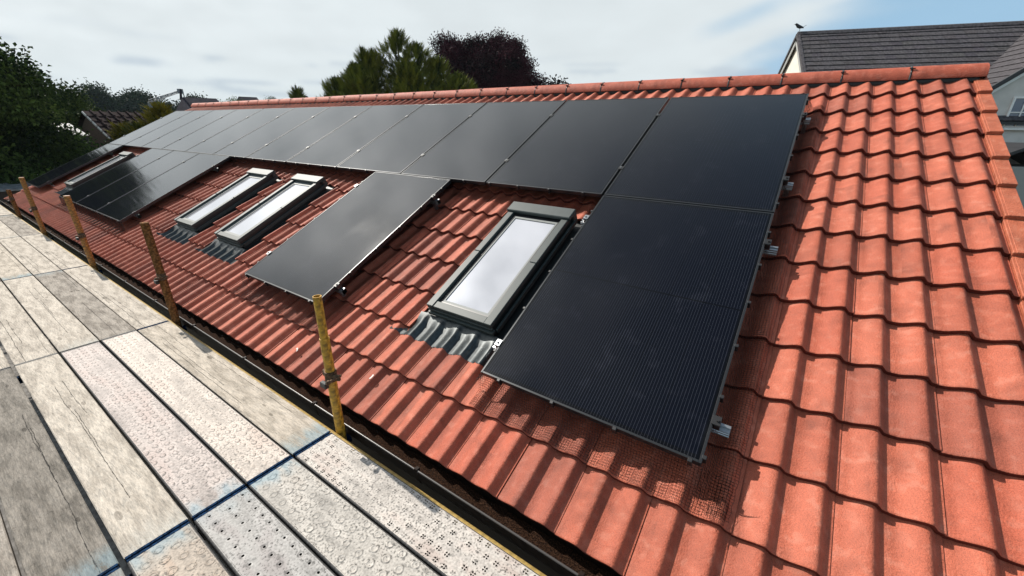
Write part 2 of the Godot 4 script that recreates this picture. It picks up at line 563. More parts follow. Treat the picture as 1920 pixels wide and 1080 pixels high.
func build_roof():
	house = thing("tiled_bungalow", "bungalow with a terracotta red roll-tile roof carrying the solar panels and roof windows", "house")
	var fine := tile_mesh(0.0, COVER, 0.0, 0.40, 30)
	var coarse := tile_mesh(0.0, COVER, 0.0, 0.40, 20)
	rng.seed = 101
	var spots := []
	for j in 50:
		var u0 := 1.069 - COVER * (j + 1)
		for k in 14:
			var v0 := EAVE_V + GAUGE * k
			var spans := [[0.0, COVER]]
			var t0 := 0.0
			for wu in WINDOWS:
				var a: float = wu - 0.085 - u0
				var c: float = wu + WIN_W + 0.075 - u0
				if c <= 0.0 or a >= COVER or v0 < 0.0 or v0 > WIN_V1:
					continue
				if v0 > WIN_V1 - 0.06:
					t0 = WIN_V1 + 0.05 - v0
					continue
				var left := []
				for s in spans:
					if a - s[0] > 0.03:
						left.push_back([s[0], min(s[1], a)])
					if s[1] - c > 0.03:
						left.push_back([max(s[0], c), s[1]])
				spans = left
			for s in spans:
				var lo: float = s[0]
				var hi: float = s[1]
				if hi - lo < 0.03:
					continue
				var centre := R(u0 + (lo + hi) * 0.5, v0 + 0.15, -0.1)
				var far := centre.distance_to(Vector3(0.06, 1.24, 1.47))
				var hid: bool = v0 > 1.75 and v0 < 3.3 and u0 < -0.31
				for pr in [[-1.134, 0.0], [-3.85, -2.716], [-10.86, -7.4], [-13.85, -12.7]]:
					if u0 > pr[0] + 0.02 and u0 + COVER < pr[1] - 0.05 and v0 > -0.02 and v0 < 1.45:
						hid = true
				spots.push_back([far + (1000.0 if hid else 0.0), u0, v0, lo, hi, t0])
	spots.sort_custom(func(a, b): return a[0] < b[0])
	var rest := []
	var cut := {}
	for i in spots.size():
		var s = spots[i]
		var jit := Transform3D(Basis(Vector3.UP, rng.randf_range(-0.004, 0.004)) * Basis(Vector3(0, 0, 1), rng.randf_range(-0.003, 0.003)), Vector3(s[1] + rng.randf_range(-0.0008, 0.0008), rng.randf_range(-0.0015, 0.0015), -s[2] - rng.randf_range(-0.003, 0.003)))
		var whole: bool = s[3] == 0.0 and s[4] == COVER and s[5] == 0.0
		var pick := rng.randi() % 7
		if i < 300 or not whole:
			var me: ArrayMesh
			if whole:
				me = fine if s[0] < 3.4 else coarse
			else:
				var key := "%.3f %.3f %.3f" % [s[3], s[4], s[5]]
				if not cut.has(key):
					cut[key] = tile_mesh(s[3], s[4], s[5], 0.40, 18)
				me = cut[key]
			if i < 300:
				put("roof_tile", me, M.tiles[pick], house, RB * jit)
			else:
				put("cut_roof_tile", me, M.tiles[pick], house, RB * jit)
		else:
			rest.push_back(jit)
	var mm := MultiMesh.new()
	mm.transform_format = MultiMesh.TRANSFORM_3D
	mm.use_colors = true
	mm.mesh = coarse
	mm.instance_count = rest.size()
	for i in rest.size():
		mm.set_instance_transform(i, rest[i])
		var s := rng.randf_range(0.86, 1.08)
		mm.set_instance_color(i, Color(s, s * rng.randf_range(0.95, 1.05), s * rng.randf_range(0.93, 1.08)))
	var mi := MultiMeshInstance3D.new()
	mi.name = "roof_tiles"
	mi.multimesh = mm
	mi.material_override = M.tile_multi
	mi.transform = RB
	mi.set_meta("kind", "stuff")
	house.add_child(mi, true)
	# verge tiles
	for side in 2:
		for k in 14:
			var b := MB.new()
			var x0 := 1.0715 if side == 0 else -14.215
			var x1 := x0 + 0.080
			var v0 := EAVE_V + GAUGE * k
			var tilt := Transform3D(Basis(Vector3(1, 0, 0), -0.074), Vector3(0, 0, -v0))
			b.box(Vector3(x0, -0.150, -0.36), Vector3(x1, -0.124, 0.002), tilt, 0.003)
			if side == 0:
				b.box(Vector3(x0 + 0.012, -0.13, -0.36), Vector3(x1, -0.1215, 0.001), tilt, 0.002)
				b.box(Vector3(x1 - 0.016, -0.225, -0.33), Vector3(x1, -0.1505, 0.002), tilt, 0.002)
			put("verge_tile", b.done(), M.verge, house, RB)
	# ridge
	var rax := Vector3(0, 1.680, -3.69)
	rng.seed = 33
	for k in 33:
		var x1 := 1.135 - 0.465 * k
		var b := MB.new()
		var n := 14
		for e in 2:
			var rr: float = 0.112 - 0.016 * e
			var ids := [[], [], [], []]
			for i in n + 1:
				var an := 0.04 + (PI - 0.08) * i / n
				var nn := Vector3(0, sin(an), cos(an))
				var row := 0
				for xs in [[x1 - 0.452, -0.004], [x1 - 0.447, 0.0], [x1 - 0.005, 0.0], [x1, -0.004]]:
					ids[row].push_back(b.v(Vector3(xs[0], rax.y + nn.y * (rr + xs[1]), rax.z + nn.z * (rr + xs[1])), nn if e == 0 else -nn))
					row += 1
			for q in 3:
				for i in n:
					if e == 0:
						b.tri_i(ids[q][i], ids[q + 1][i], ids[q + 1][i + 1])
						b.tri_i(ids[q][i], ids[q + 1][i + 1], ids[q][i + 1])
					else:
						b.tri_i(ids[q][i], ids[q + 1][i + 1], ids[q + 1][i])
						b.tri_i(ids[q][i], ids[q][i + 1], ids[q + 1][i + 1])
		if k == 0:
			for i in n:
				var a0 := -0.12 + (PI + 0.24) * i / n
				var a1 := -0.12 + (PI + 0.24) * (i + 1) / n
				var c := Vector3(x1 - 0.002, rax.y, rax.z)
				b.tri(c, c + Vector3(0, sin(a1), cos(a1)) * 0.11, c + Vector3(0, sin(a0), cos(a0)) * 0.11)
		var rt := put("ridge_tile", b.done(), M.ridge, house, Transform3D(Basis.IDENTITY, Vector3(0, rng.randf_range(-0.003, 0.003), rng.randf_range(-0.003, 0.003))))
		var cb := MB.new()
		var pts := []
		var rad := []
		for i in 9:
			var an := 0.0 + PI * i / 8.0
			pts.push_back(Vector3(x1 - 0.459, rax.y + sin(an) * 0.109, rax.z + cos(an) * 0.109))
			rad.push_back(0.0075)
		cb.tube(pts, rad, 6)
		cb.box(Vector3(x1 - 0.475, rax.y + 0.085, rax.z + 0.075), Vector3(x1 - 0.438, rax.y + 0.093, rax.z + 0.088))
		put("ridge_union", cb.done(), M.black, rt)
	# dark boarding and felt under the tiles, rear slope, walls
	var db := MB.new()
	db.box(Vector3(-14.1, -0.24, -4.10), Vector3(1.06, -0.185, 0.44))
	put("roof_deck", db.done(), M.deck, house, RB)
	var roll := MB.new()
	roll.tube([Vector3(-14.1, rax.y - 0.01, rax.z), Vector3(1.1, rax.y - 0.01, rax.z)], [0.094, 0.094], 12)
	put("ridge_roll", roll.done(), M.black, house)
	var back := MB.new()
	var rbk := Transform3D(Basis(Vector3.RIGHT, -TH), Vector3(0, 1.70, -3.69))
	back.box(Vector3(-14.2, -0.18, -4.6), Vector3(1.14, -0.045, -0.06), rbk)
	put("rear_roof_slope", back.done(), M.ridge, house)
	var wl := MB.new()
	var prof := [Vector2(0.14, GROUND), Vector2(0.14, -0.45), Vector2(-3.69, 1.44), Vector2(-7.55, -0.45), Vector2(-7.55, GROUND)]
	wl.ext(prof, -14.0, 0.98)
	put("wall", wl.done(), M.wallrender, house)
	var fa := MB.new()
	fa.box(Vector3(-14.1, -0.78, 0.30), Vector3(1.10, -0.40, 0.325))
	fa.box(Vector3(-14.1, -0.78, 0.141), Vector3(1.10, -0.76, 0.299))
	put("fascia", fa.done(), M.fascia, house)
	# gutter: thin-walled half round with a rolled lip
	var gp := []
	var inner := []
	for i in 17:
		var an := PI + PI * i / 16.0
		var cx := signf(cos(an)) * pow(absf(cos(an)), 0.55)
		var sy := -pow(absf(sin(an)), 0.7)
		gp.push_back(Vector2(0.393 + cx * 0.060, -0.362 + sy * 0.104))
		inner.push_back(Vector2(0.393 + cx * 0.057, -0.362 + sy * 0.100))
	inner.reverse()
	var gb := MB.new()
	gb.ext(gp + inner, -14.15, 1.12)
	var gu := put("gutter", gb.done(), M.gutter, house)
	var lipb := MB.new()
	lipb.tube([Vector3(-14.15, -0.3595, 0.4545), Vector3(1.12, -0.3595, 0.4545)], [0.0055, 0.0055], 8)
	put("rolled_lip", lipb.done(), mat(0.055, 0.048, 0.045, 0.32), gu)
	var br := boxmesh(Vector3(-0.011, -0.010, -0.014), Vector3(0.011, 0.006, 0.010), 0.002)
	for k in 17:
		var bx := 0.62 - 0.905 * k
		var o := put("gutter_bracket", br, M.gutter, gu, Transform3D(Basis.IDENTITY, Vector3(bx, -0.355, 0.451)))
		var st := MB.new()
		for i in 8:
			var a0 := PI + PI * i / 8.0
			var a1 := PI + PI * (i + 1) / 8.0
			var p0 := Vector3(0, -pow(absf(sin(a0)),  0.7) * 0.108 - 0.007, signf(cos(a0)) * pow(absf(cos(a0)), 0.55) * 0.063 - 0.058)
			var p1 := Vector3(0, -pow(absf(sin(a1)),  0.7) * 0.108 - 0.007, signf(cos(a1)) * pow(absf(cos(a1)), 0.55) * 0.063 - 0.058)
			st.quad(p0 + Vector3(0.012, 0, 0), p0 - Vector3(0.012, 0, 0), p1 - Vector3(0.012, 0, 0), p1 + Vector3(0.012, 0, 0))
		put("strap", st.done(), M.gutter, gu, Transform3D(Basis.IDENTITY, Vector3(bx, -0.355, 0.451)))
	# silt and moss lying in the gutter
	var sb := MB.new()
	var n2 := 420
	nz.seed = 91; nz.fractal_octaves = 4
	var prev := []
	for i in n2 + 1:
		var x := -14.1 + 15.2 * i / n2
		var cur := []
		for q in 5:
			var z := 0.346 + 0.094 * q / 4.0
			cur.push_back(sb.v(Vector3(x, -0.405 + 0.020 * nz.get_noise_2d(x * 6.0, z * 60.0) + 0.006 * nz.get_noise_2d(x * 40.0, z * 200.0), z), Vector3.UP))
		if i > 0:
			for q in 4:
				sb.tri_i(prev[q], prev[q + 1], cur[q + 1])
				sb.tri_i(prev[q], cur[q + 1], cur[q])
		prev = cur
	var si := put("gutter_silt", sb.done(), M.debris, house)
	si.set_meta("kind", "stuff")
	for i in 4:
		roof_window(i)

func roof_window(i: int):
	var u0: float = WINDOWS[i]
	var root := Node3D.new()
	root.name = "roof_window"
	house.add_child(root, true)
	root.transform = RB * Transform3D(Basis.IDENTITY, Vector3(u0, 0, -WIN_V0))
	var W := WIN_W
	var L := WIN_V1 - WIN_V0
	# outer frame and cladding: local x right, y up from the roof plane, z towards the eave
	var cas := MB.new()
	cas.box(Vector3(0.012, -0.19, -L + 0.01), Vector3(0.030, -0.062, -0.012))
	cas.box(Vector3(W - 0.030, -0.19, -L + 0.01), Vector3(W - 0.012, -0.062, -0.012))
	cas.box(Vector3(0.03, -0.19, -0.030), Vector3(W - 0.03, -0.062, -0.012))
	cas.box(Vector3(0.03, -0.19, -L + 0.01), Vector3(W - 0.03, -0.062, -L + 0.03))
	put("casing", cas.done(), M.side_dark, root)
	var fr := MB.new()
	var split := -L * 0.5
	for sx in [[0.0, 0.058], [W - 0.058, W]]:
		fr.box(Vector3(sx[0], -0.064, split + 0.002), Vector3(sx[1], -0.030, 0.0), Transform3D.IDENTITY, 0.004)
		fr.box(Vector3(sx[0] + 0.001, -0.064, -L + 0.06), Vector3(sx[1] - 0.001, -0.031, split - 0.002), Transform3D.IDENTITY, 0.004)
	fr.box(Vector3(0.0585, -0.066, -0.058), Vector3(W - 0.0585, -0.036, -0.003), Transform3D.IDENTITY, 0.004)
	fr.box(Vector3(0.0, -0.086, -0.012), Vector3(W, -0.0665, 0.004), Transform3D.IDENTITY, 0.003)
	fr.box(Vector3(-0.004, -0.118, -0.02), Vector3(W + 0.004, -0.092, 0.016), Transform3D.IDENTITY, 0.003)
	# long gutter flashings either side
	for sx in [[-0.020, -0.002], [W + 0.002, W + 0.020]]:
		fr.box(Vector3(sx[0], -0.125, -L - 0.02), Vector3(sx[1], -0.092, -0.022), Transform3D.IDENTITY, 0.002)
	put("frame", fr.done(), M.window_frame, root)
	var hd := MB.new()
	hd.box(Vector3(-0.012, -0.045, -L - 0.035), Vector3(W + 0.012, -0.012, -L + 0.085), Transform3D.IDENTITY, 0.006)
	hd.box(Vector3(-0.012, -0.11, -L - 0.035), Vector3(W + 0.012, -0.046, -L + 0.02), Transform3D.IDENTITY, 0.004)
	put("hood", hd.done(), M.hood, root)
	var sd := MB.new()
	sd.box(Vector3(0.0587, -0.070, -0.076), Vector3(W - 0.0587, -0.052, -0.0585))
	sd.box(Vector3(0.0587, -0.070, -L + 0.0605), Vector3(W - 0.0587, -0.052, -L + 0.105))
	sd.box(Vector3(0.0587, -0.070, -L + 0.106), Vector3(0.080, -0.052, -0.0765))
	sd.box(Vector3(W - 0.080, -0.070, -L + 0.106), Vector3(W - 0.0587, -0.052, -0.0765))
	put("glazing_seal", sd.done(), M.black if i == 0 else M.spacer, root)
	var sp := MB.new()
	sp.box(Vector3(0.0805, -0.070, -0.094), Vector3(W - 0.0805, -0.0545, -0.0768))
	sp.box(Vector3(0.0805, -0.070, -L + 0.1065), Vector3(W - 0.0805, -0.0545, -L + 0.128))
	sp.box(Vector3(0.0805, -0.070, -L + 0.1285), Vector3(0.094, -0.0545, -0.0945))
	sp.box(Vector3(W - 0.094, -0.070, -L + 0.1285), Vector3(W - 0.0805, -0.0545, -0.0945))
	put("spacer", sp.done(), M.spacer, root)
	put("pane", boxmesh(Vector3(0.0942, -0.075, -L + 0.1287), Vector3(W - 0.0942, -0.060, -0.0947)), M.pane, root)
	# tray under the window and the dressed apron in front of it
	put("flashing_tray", boxmesh(Vector3(-0.08, -0.172, -L - 0.10), Vector3(W + 0.075, -0.160, 0.02)), M.side_dark, root)
	var ap := MB.new()
	var n := 70
	var prev := []
	var x0 := -0.25
	var x1 := W + 0.09
	nz.seed = 40 + i
	nz.fractal_octaves = 2
	for q in n + 1:
		var x: float = lerp(x0, x1, float(q) / n)
		var u := u0 + x
		var cur := []
		var front := 0.098 + 0.010 * nz.get_noise_1d(x * 30.0)
		var s := (roll_h(u - 1.069 + 0.004) - roll_h(u - 1.069 - 0.004)) / 0.008 * ROLL
		var rows := [[front, -0.001], [front + 0.002, 0.006], [0.17, 0.007], [0.215, 0.009], [0.262, 0.016], [0.302, 0.02]]
		for r in rows:
			var v: float = r[0]
			var flat: float = smoothstep(0.20, 0.31, v)
			var t := v - (EAVE_V + GAUGE)
			var w := CREST - ROLL * (1.0 - roll_h(u - 1.069)) - 0.029 * t / GAUGE
			w = lerp(w + r[1] + 0.002 * nz.get_noise_2d(x * 50.0, v * 50.0), -0.112, flat * 0.75)
			if x < -0.085 or x > W + 0.075:
				if v > 0.165:
					w = CREST - ROLL - 0.03
			cur.push_back(ap.v(Vector3(x, w, -(v - WIN_V0)), Vector3(-s * (1.0 - flat), 1.0, 0.12).normalized()))
		if q > 0:
			for r in rows.size() - 1:
				ap.tri_i(prev[r], cur[r], cur[r + 1])
				ap.tri_i(prev[r], cur[r + 1], prev[r + 1])
		prev = cur
	put("apron_flashing", ap.done(), M.lead, root)

# ---------------------------------------------------------------- solar panels
const PW := 1.134
const PL := 1.722
const RAILS := [0.31, 1.43]

func panel(u: float, v: float, label: String, clamps: Array):
	# u, v of the lower left corner; clamps: list of [x, z along v, end?]
	var o := thing("solar_panel", label, "solar panel", R(u, v, 0), RB.basis, "black solar panels on the red roof")
	var f := MB.new()
	var e := 0.011
	f.box(Vector3(0, -0.035, -PL), Vector3(e, 0, 0), Transform3D.IDENTITY, 0.0012)
	f.box(Vector3(PW - e, -0.035, -PL), Vector3(PW, 0, 0), Transform3D.IDENTITY, 0.0012)
	f.box(Vector3(e + 0.0002, -0.035, -e), Vector3(PW - e - 0.0002, 0, 0), Transform3D.IDENTITY, 0.0012)
	f.box(Vector3(e + 0.0002, -0.035, -PL), Vector3(PW - e - 0.0002, 0, -PL + e), Transform3D.IDENTITY, 0.0012)
	put("frame", f.done(), M.frame, o)
	var g := MB.new()
	var a := e + 0.0004
	g.quad(Vector3(a, -0.0018, -a), Vector3(PW - a, -0.0018, -a), Vector3(PW - a, -0.0018, -PL + a), Vector3(a, -0.0018, -PL + a), Vector2(0, 1), Vector2(1, 1), Vector2(1, 0), Vector2(0, 0))
	g.quad(Vector3(a, -0.0068, -PL + a), Vector3(PW - a, -0.0068, -PL + a), Vector3(PW - a, -0.0068, -a), Vector3(a, -0.0068, -a))
	put("glass", g.done(), M.glass, o)
	for c in clamps:
		var b := MB.new()
		var z: float = -c[1]
		if c[2]:
			var s: float = c[0]      # -1 left, 1 right
			var x0 := PW + 0.0015 if s > 0 else -0.028
			b.box(Vector3(x0, -0.036, z - 0.022), Vector3(x0 + 0.026, 0.003, z + 0.022), Transform3D.IDENTITY, 0.003)
			var xl := PW - 0.008 if s > 0 else -0.0285
			b.box(Vector3(xl, 0.0032, z - 0.022), Vector3(xl + 0.036, 0.0065, z + 0.022), Transform3D.IDENTITY, 0.001)
			b.tube([Vector3(x0 + 0.013, 0.006, z), Vector3(x0 + 0.013, 0.014, z)], [0.007, 0.007], 8)
			put("end_clamp", b.done(), M.black if s > 0 else M.clamp_grey, o)
		else:
			b.box(Vector3(-0.0185, -0.03, z - 0.021), Vector3(-0.0015, 0.0, z + 0.021))
			b.box(Vector3(-0.031, 0.0005, z - 0.021), Vector3(0.011, 0.0045, z + 0.021), Transform3D.IDENTITY, 0.0012)
			var mc := put("mid_clamp", b.done(), M.black, o)
			var bt := MB.new()
			bt.tube([Vector3(-0.010, 0.0045, z), Vector3(-0.010, 0.011, z)], [0.0065, 0.0065], 8)
			put("bolt", bt.done(), M.clamp_grey, mc)

func rail(u0: float, u1: float, v: float, label: String):
	var o := thing("mounting_rail", label, "rail", R(u0, v, -0.037), RB.basis, "aluminium rails under the solar panels")
	var b := MB.new()
	var p := [Vector2(-0.019, -0.042), Vector2(0.019, -0.042), Vector2(0.019, -0.031), Vector2(0.015, -0.029), Vector2(0.015, -0.029), Vector2(0.019, -0.022), Vector2(0.019, -0.013), Vector2(0.016, -0.011), Vector2(0.016, -0.007), Vector2(0.019, -0.005), Vector2(0.019, 0.0), Vector2(0.006, 0.0), Vector2(0.006, -0.010), Vector2(-0.006, -0.010), Vector2(-0.006, 0.0), Vector2(-0.019, 0.0)]
	b.ext(p, 0.0, u1 - u0)
	put("extrusion", b.done(), M.alu, o)
	var h := MB.new()
	var x := 0.25
	while x < u1 - u0:
		h.box(Vector3(x - 0.015, -0.12, -0.02), Vector3(x + 0.015, -0.0425, 0.006))
		x += 0.912
	put("roof_hooks", h.done(), M.alu, o)

func build_panels():
	for k in 12:
		var u := -PW - 1.154 * k
		var cl := []
		if k < 11:
			cl = [[0, 0.385, false], [0, 1.335, false]]
		else:
			cl = [[-1, 0.385, true], [-1, 1.335, true]]
		if k == 0:
			cl += [[1, 0.385, true], [1, 1.335, true]]
		var lab: String
		if k == 0:
			lab = "upper-row black solar panel nearest the bare tiles, at the right end of the row"
		elif k == 11:
			lab = "upper-row solar panel at the far left end beside the gable"
		else:
			lab = "%s solar panel from the right end of the long upper row under the ridge" % ["", "second", "third", "fourth", "fifth", "sixth", "seventh", "eighth", "ninth", "tenth", "eleventh"][k]
		panel(u, PL + 0.011, lab, cl)
	panel(-PW, 0.0, "large near lower-row black solar panel between the green-framed roof window and bare tiles", [[1, 0.205, true], [1, 1.43, true], [-1, 0.205, true], [-1, 1.43, true]])
	panel(-3.85, 0.0, "single lower-row solar panel between the roof window and the pair of roof windows", [[1, 0.205, true], [1, 1.43, true], [-1, 0.28, true], [-1, 1.43, true]])
	panel(-10.86, 0.0, "leftmost of the three joined lower-row panels, beside the farthest roof window", [[-1, 0.205, true], [-1, 1.43, true]])
	panel(-9.706, 0.0, "middle one of the three joined lower-row solar panels", [[0, 0.205, false], [0, 1.43, false]])
	panel(-8.552, 0.0, "rightmost of the three joined lower-row panels, beside the pair of roof windows", [[0, 0.205, false], [0, 1.43, false], [1, 0.205, true], [1, 1.43, true]])
	panel(-13.85, 0.0, "lone lower-row solar panel at the far gable end of the roof", [[1, 0.205, true], [1, 1.43, true]])
	rail(-13.9, 0.06, 3.068, "upper aluminium rail under the long top row of panels")
	rail(-13.9, 0.06, 2.118, "lower aluminium rail under the long top row of panels")
	for s in [[-1.19, 0.068, "near lower panel beside the bare tiles"], [-3.905, -2.66, "single lower panel"], [-10.92, -7.345, "three joined lower panels"], [-13.9, -12.66, "lone panel at the far gable"]]:
		rail(s[0], s[1], 1.43, "upper aluminium rail under the " + s[2])
		rail(s[0], s[1], 0.205, "lower aluminium rail under the " + s[2])

# welded wire skirt from a panel edge down to the tiles
func skirt(mb: MB, a: Vector2, b: Vector2, out: Vector2, hem: float, seed_: int):
	nz.seed = seed_
	nz.fractal_octaves = 2
	var L := a.distance_to(b)
	var cell := 0.0132
	var nc := int(L / cell)
	var nh := int((hem + 0.06) / cell)
	var dir := (b - a) / L
	var grid := []
	for i in nc + 1:
		var col := []
		for j in nh + 1:
			var g: float = j * cell              # length along the sheet
			var s: float = g * 0.55 if g < 0.10 else 0.055 + (g - 0.10)
			s = min(s, hem + 0.2)
			s += 0.004 * nz.get_noise_2d(i * 0.35, j * 0.8)
			var q := a + dir * (i * cell + 0.003 * nz.get_noise_2d(j * 0.6, i * 0.2)) + out * s
			var base: float = max(tile_w(q.x, q.y) + 0.004, CREST - 0.020)
			var w: float = lerp(-0.030, base, smoothstep(0.0, 0.105, g)) + 0.004 * (nz.get_noise_2d(i * 0.22 + 50.0, j * 0.3) + 0.5) * smoothstep(0.02, 0.1, g)
			w = max(w, tile_w(q.x, q.y) + 0.003)
			col.push_back(Vector3(q.x, w, -q.y))
		grid.push_back(col)
	for i in nc + 1:
		for j in nh + 1:
			if i < nc and j > 0:
				wire(mb, grid[i][j], grid[i + 1][j])
			if j < nh:
				wire(mb, grid[i][j], grid[i][j + 1])

func wire(mb: MB, a: Vector3, b: Vector3):
	var d := (b - a).normalized()
	var r := d.cross(Vector3(0, 1, 0.02)).normalized() * 0.00085
	var q := r.cross(d)
	var k0 := r; var k1 := -0.5 * r + 0.87 * q; var k2 := -0.5 * r - 0.87 * q
	var n0 := k0.normalized(); var n1 := k1.normalized(); var n2 := k2.normalized()
	var i := mb.v(a + k0, n0)
	mb.v(a + k1, n1); mb.v(a + k2, n2)
	mb.v(b + k0, n0); mb.v(b + k1, n1); mb.v(b + k2, n2)
	for e in [[0, 1], [1, 2], [2, 0]]:
		mb.tri_i(i + e[0], i + e[1], i + 3 + e[1])
		mb.tri_i(i + e[0], i + 3 + e[1], i + 3 + e[0])

func build_mesh_skirts():
	var list := [
		["dark wire mesh around the near panel's lower and right edges, beside the bare tiles", [[-PW - 0.02, -0.0, 0.135, -0.0, 0, -1, 0.14], [0.0, 3.46, 0.0, -0.135, 1, 0, 0.135], [-PW, 0.0, -PW, 1.70, -1, 0, 0.06]]],
		["dark wire mesh under the top row's edge above the green-framed roof window", [[-2.70, 1.733, -1.14, 1.733, 0, -1, 0.10]]],
		["dark wire mesh skirt around the single lower panel", [[-3.96, 0.0, -2.62, 0.0, 0, -1, 0.16], [-2.716, 1.70, -2.716, -0.12, 1, 0, 0.12], [-3.85, 0.0, -3.85, 1.70, -1, 0, 0.08]]],
		["dark wire mesh under the top row's edge above the pair of roof windows", [[-7.39, 1.733, -3.87, 1.733, 0, -1, 0.10]]],
		["dark wire mesh skirt around the three joined lower panels", [[-10.95, 0.0, -7.30, 0.0, 0, -1, 0.15], [-7.418, 1.70, -7.418, -0.1, 1, 0, 0.10]]],
	]
	var clip := boxmesh(Vector3(-0.009, -0.038, -0.009), Vector3(0.009, 0.0025, 0.009), 0.002)
	var s := 60
	for e in list:
		var o := thing("bird_mesh", e[0], "wire mesh", Vector3.ZERO, Basis.IDENTITY, "wire mesh closing the gaps under the panels")
		var mb := MB.new()
		for q in e[1]:
			skirt(mb, Vector2(q[0], q[1]), Vector2(q[2], q[3]), Vector2(q[4], q[5]), q[6], s)
			s += 1
		put("wire_sheet", mb.done(), M.wire, o, RB)
		# black discs and hooks that hold the sheet to the panel frames
		for q in e[1]:
			var a := Vector2(q[0], q[1]); var b := Vector2(q[2], q[3])
			var n := int(a.distance_to(b) / 0.29)
			for i in range(0, n):
				var c := a.lerp(b, (i + 0.45) / n) + Vector2(q[4], q[5]) * 0.004
				put("mesh_clip", clip, M.black, o, RB * Transform3D(Basis.IDENTITY, Vector3(c.x, 0, -c.y)))

# ---------------------------------------------------------------- scaffold
const LANES := [[0.536, 0.752], [0.758, 0.978], [0.985, 1.204], [1.214, 1.428], [1.444, 1.660], [1.672, 1.892], [1.902, 2.122]]
const JOINTS := [0.62, -1.785, -4.19, -6.765, -9.35, -11.75, -14.15]

func board(bay: int, lane: int, kind: int, mkey: String, label: String, blue_right: bool, blue_left: bool):
	var x1: float = JOINTS[bay] - 0.012
	var x0: float = JOINTS[bay + 1] + 0.012
	var z0: float = LANES[lane][0]
	var z1: float = LANES[lane][1]
	rng.seed = bay * 31 + lane * 7 + 3
	var dy := rng.randf_range(-0.003, 0.003)
	var wood := kind < 0
	var o := thing("scaffold_board", label, "scaffold board", Vector3((x0 + x1) * 0.5, -0.36 + dy, (z0 + z1) * 0.5), Basis(Vector3.UP, rng.randf_range(-0.0012, 0.0012)), "scaffold boards of the working platform")
	var hx := (x1 - x0) * 0.5
	var hz := (z1 - z0) * 0.5
	var body := MB.new()
	var t := 0.038
	if wood:
		var ch := 0.004
		var p := [Vector2(-hz, -ch), Vector2(-hz, -t), Vector2(hz, -t), Vector2(hz, -ch)]
		body.ext(p, -hx, hx, false)
		body.quad(Vector3(hx, -t, hz), Vector3(hx, -t, -hz), Vector3(hx, 0, -hz), Vector3(hx, 0, hz))
		body.quad(Vector3(-hx, -t, -hz), Vector3(-hx, -t, hz), Vector3(-hx, 0, hz), Vector3(-hx, 0, -hz))
		put("edge", body.done(), M.board_side, o)
		var top := MB.new()
		top.quad(Vector3(-hx, -ch, hz), Vector3(hx, -ch, hz), Vector3(hx, 0, hz - ch), Vector3(-hx, 0, hz - ch), Vector2(0, 1), Vector2(1, 1), Vector2(1, 0.98), Vector2(0, 0.98))
		top.quad(Vector3(-hx, 0, hz - ch), Vector3(hx, 0, hz - ch), Vector3(hx, 0, -hz + ch), Vector3(-hx, 0, -hz + ch), Vector2(0, 0.98), Vector2(1, 0.98), Vector2(1, 0.02), Vector2(0, 0.02))
		top.quad(Vector3(-hx, 0, -hz + ch), Vector3(hx, 0, -hz + ch), Vector3(hx, -ch, -hz), Vector3(-hx, -ch, -hz), Vector2(0, 0.02), Vector2(1, 0.02), Vector2(1, 0), Vector2(0, 0))
		put("top_face", top.done(), M[mkey], o)
	else:
		# pressed steel: folded sides over an empty inside
		for s in [-1.0, 1.0]:
			var pts := []
			for i in 6:
				var an := PI * 0.5 * i / 5.0
				pts.push_back(Vector2(s * (hz - 0.008 + 0.008 * sin(an)), -0.008 + 0.008 * cos(an)))
			pts.push_back(Vector2(s * hz, -t - 0.01))
			pts.push_back(Vector2(s * (hz - 0.03), -t - 0.01))
			if s < 0.0:
				pts.reverse()
			pts.reverse()
			body.ext(pts, -hx, hx, false)
		body.quad(Vector3(hx, -t, hz - 0.002), Vector3(hx, -t, -hz + 0.002), Vector3(hx, -0.004, -hz + 0.002), Vector3(hx, -0.004, hz - 0.002))
		body.quad(Vector3(-hx, -t, -hz + 0.002), Vector3(-hx, -t, hz - 0.002), Vector3(-hx, -0.004, hz - 0.002), Vector3(-hx, -0.004, -hz + 0.002))
		put("folded_side", body.done(), M.band_grey, o)
		put("inner_tray", boxmesh(Vector3(-hx + 0.004, -t - 0.008, -hz + 0.004), Vector3(hx - 0.004, -t - 0.004, hz - 0.004)), M.deck, o)
		var top := MB.new()
		var e := hz - 0.0075
		top.quad(Vector3(-hx, 0, e), Vector3(hx, 0, e), Vector3(hx, 0, -e), Vector3(-hx, 0, -e), Vector2(0, 0.97), Vector2(1, 0.97), Vector2(1, 0.03), Vector2(0, 0.03))
		put("patterned_deck", top.done(), M[mkey], o)
	for s in [-1.0, 1.0]:
		var blue: bool = blue_right if s > 0.0 else blue_left
		var b := MB.new()
		var xa: float = s * (hx - 0.005)
		var xb: float = s * (hx + 0.008)
		b.box(Vector3(min(xa, xb), -t - 0.003, -hz + 0.003), Vector3(max(xa, xb), 0.0012, hz - 0.003), Transform3D.IDENTITY, 0.001)
		put("end_band", b.done(), M.navy if blue else M.band_grey, o)

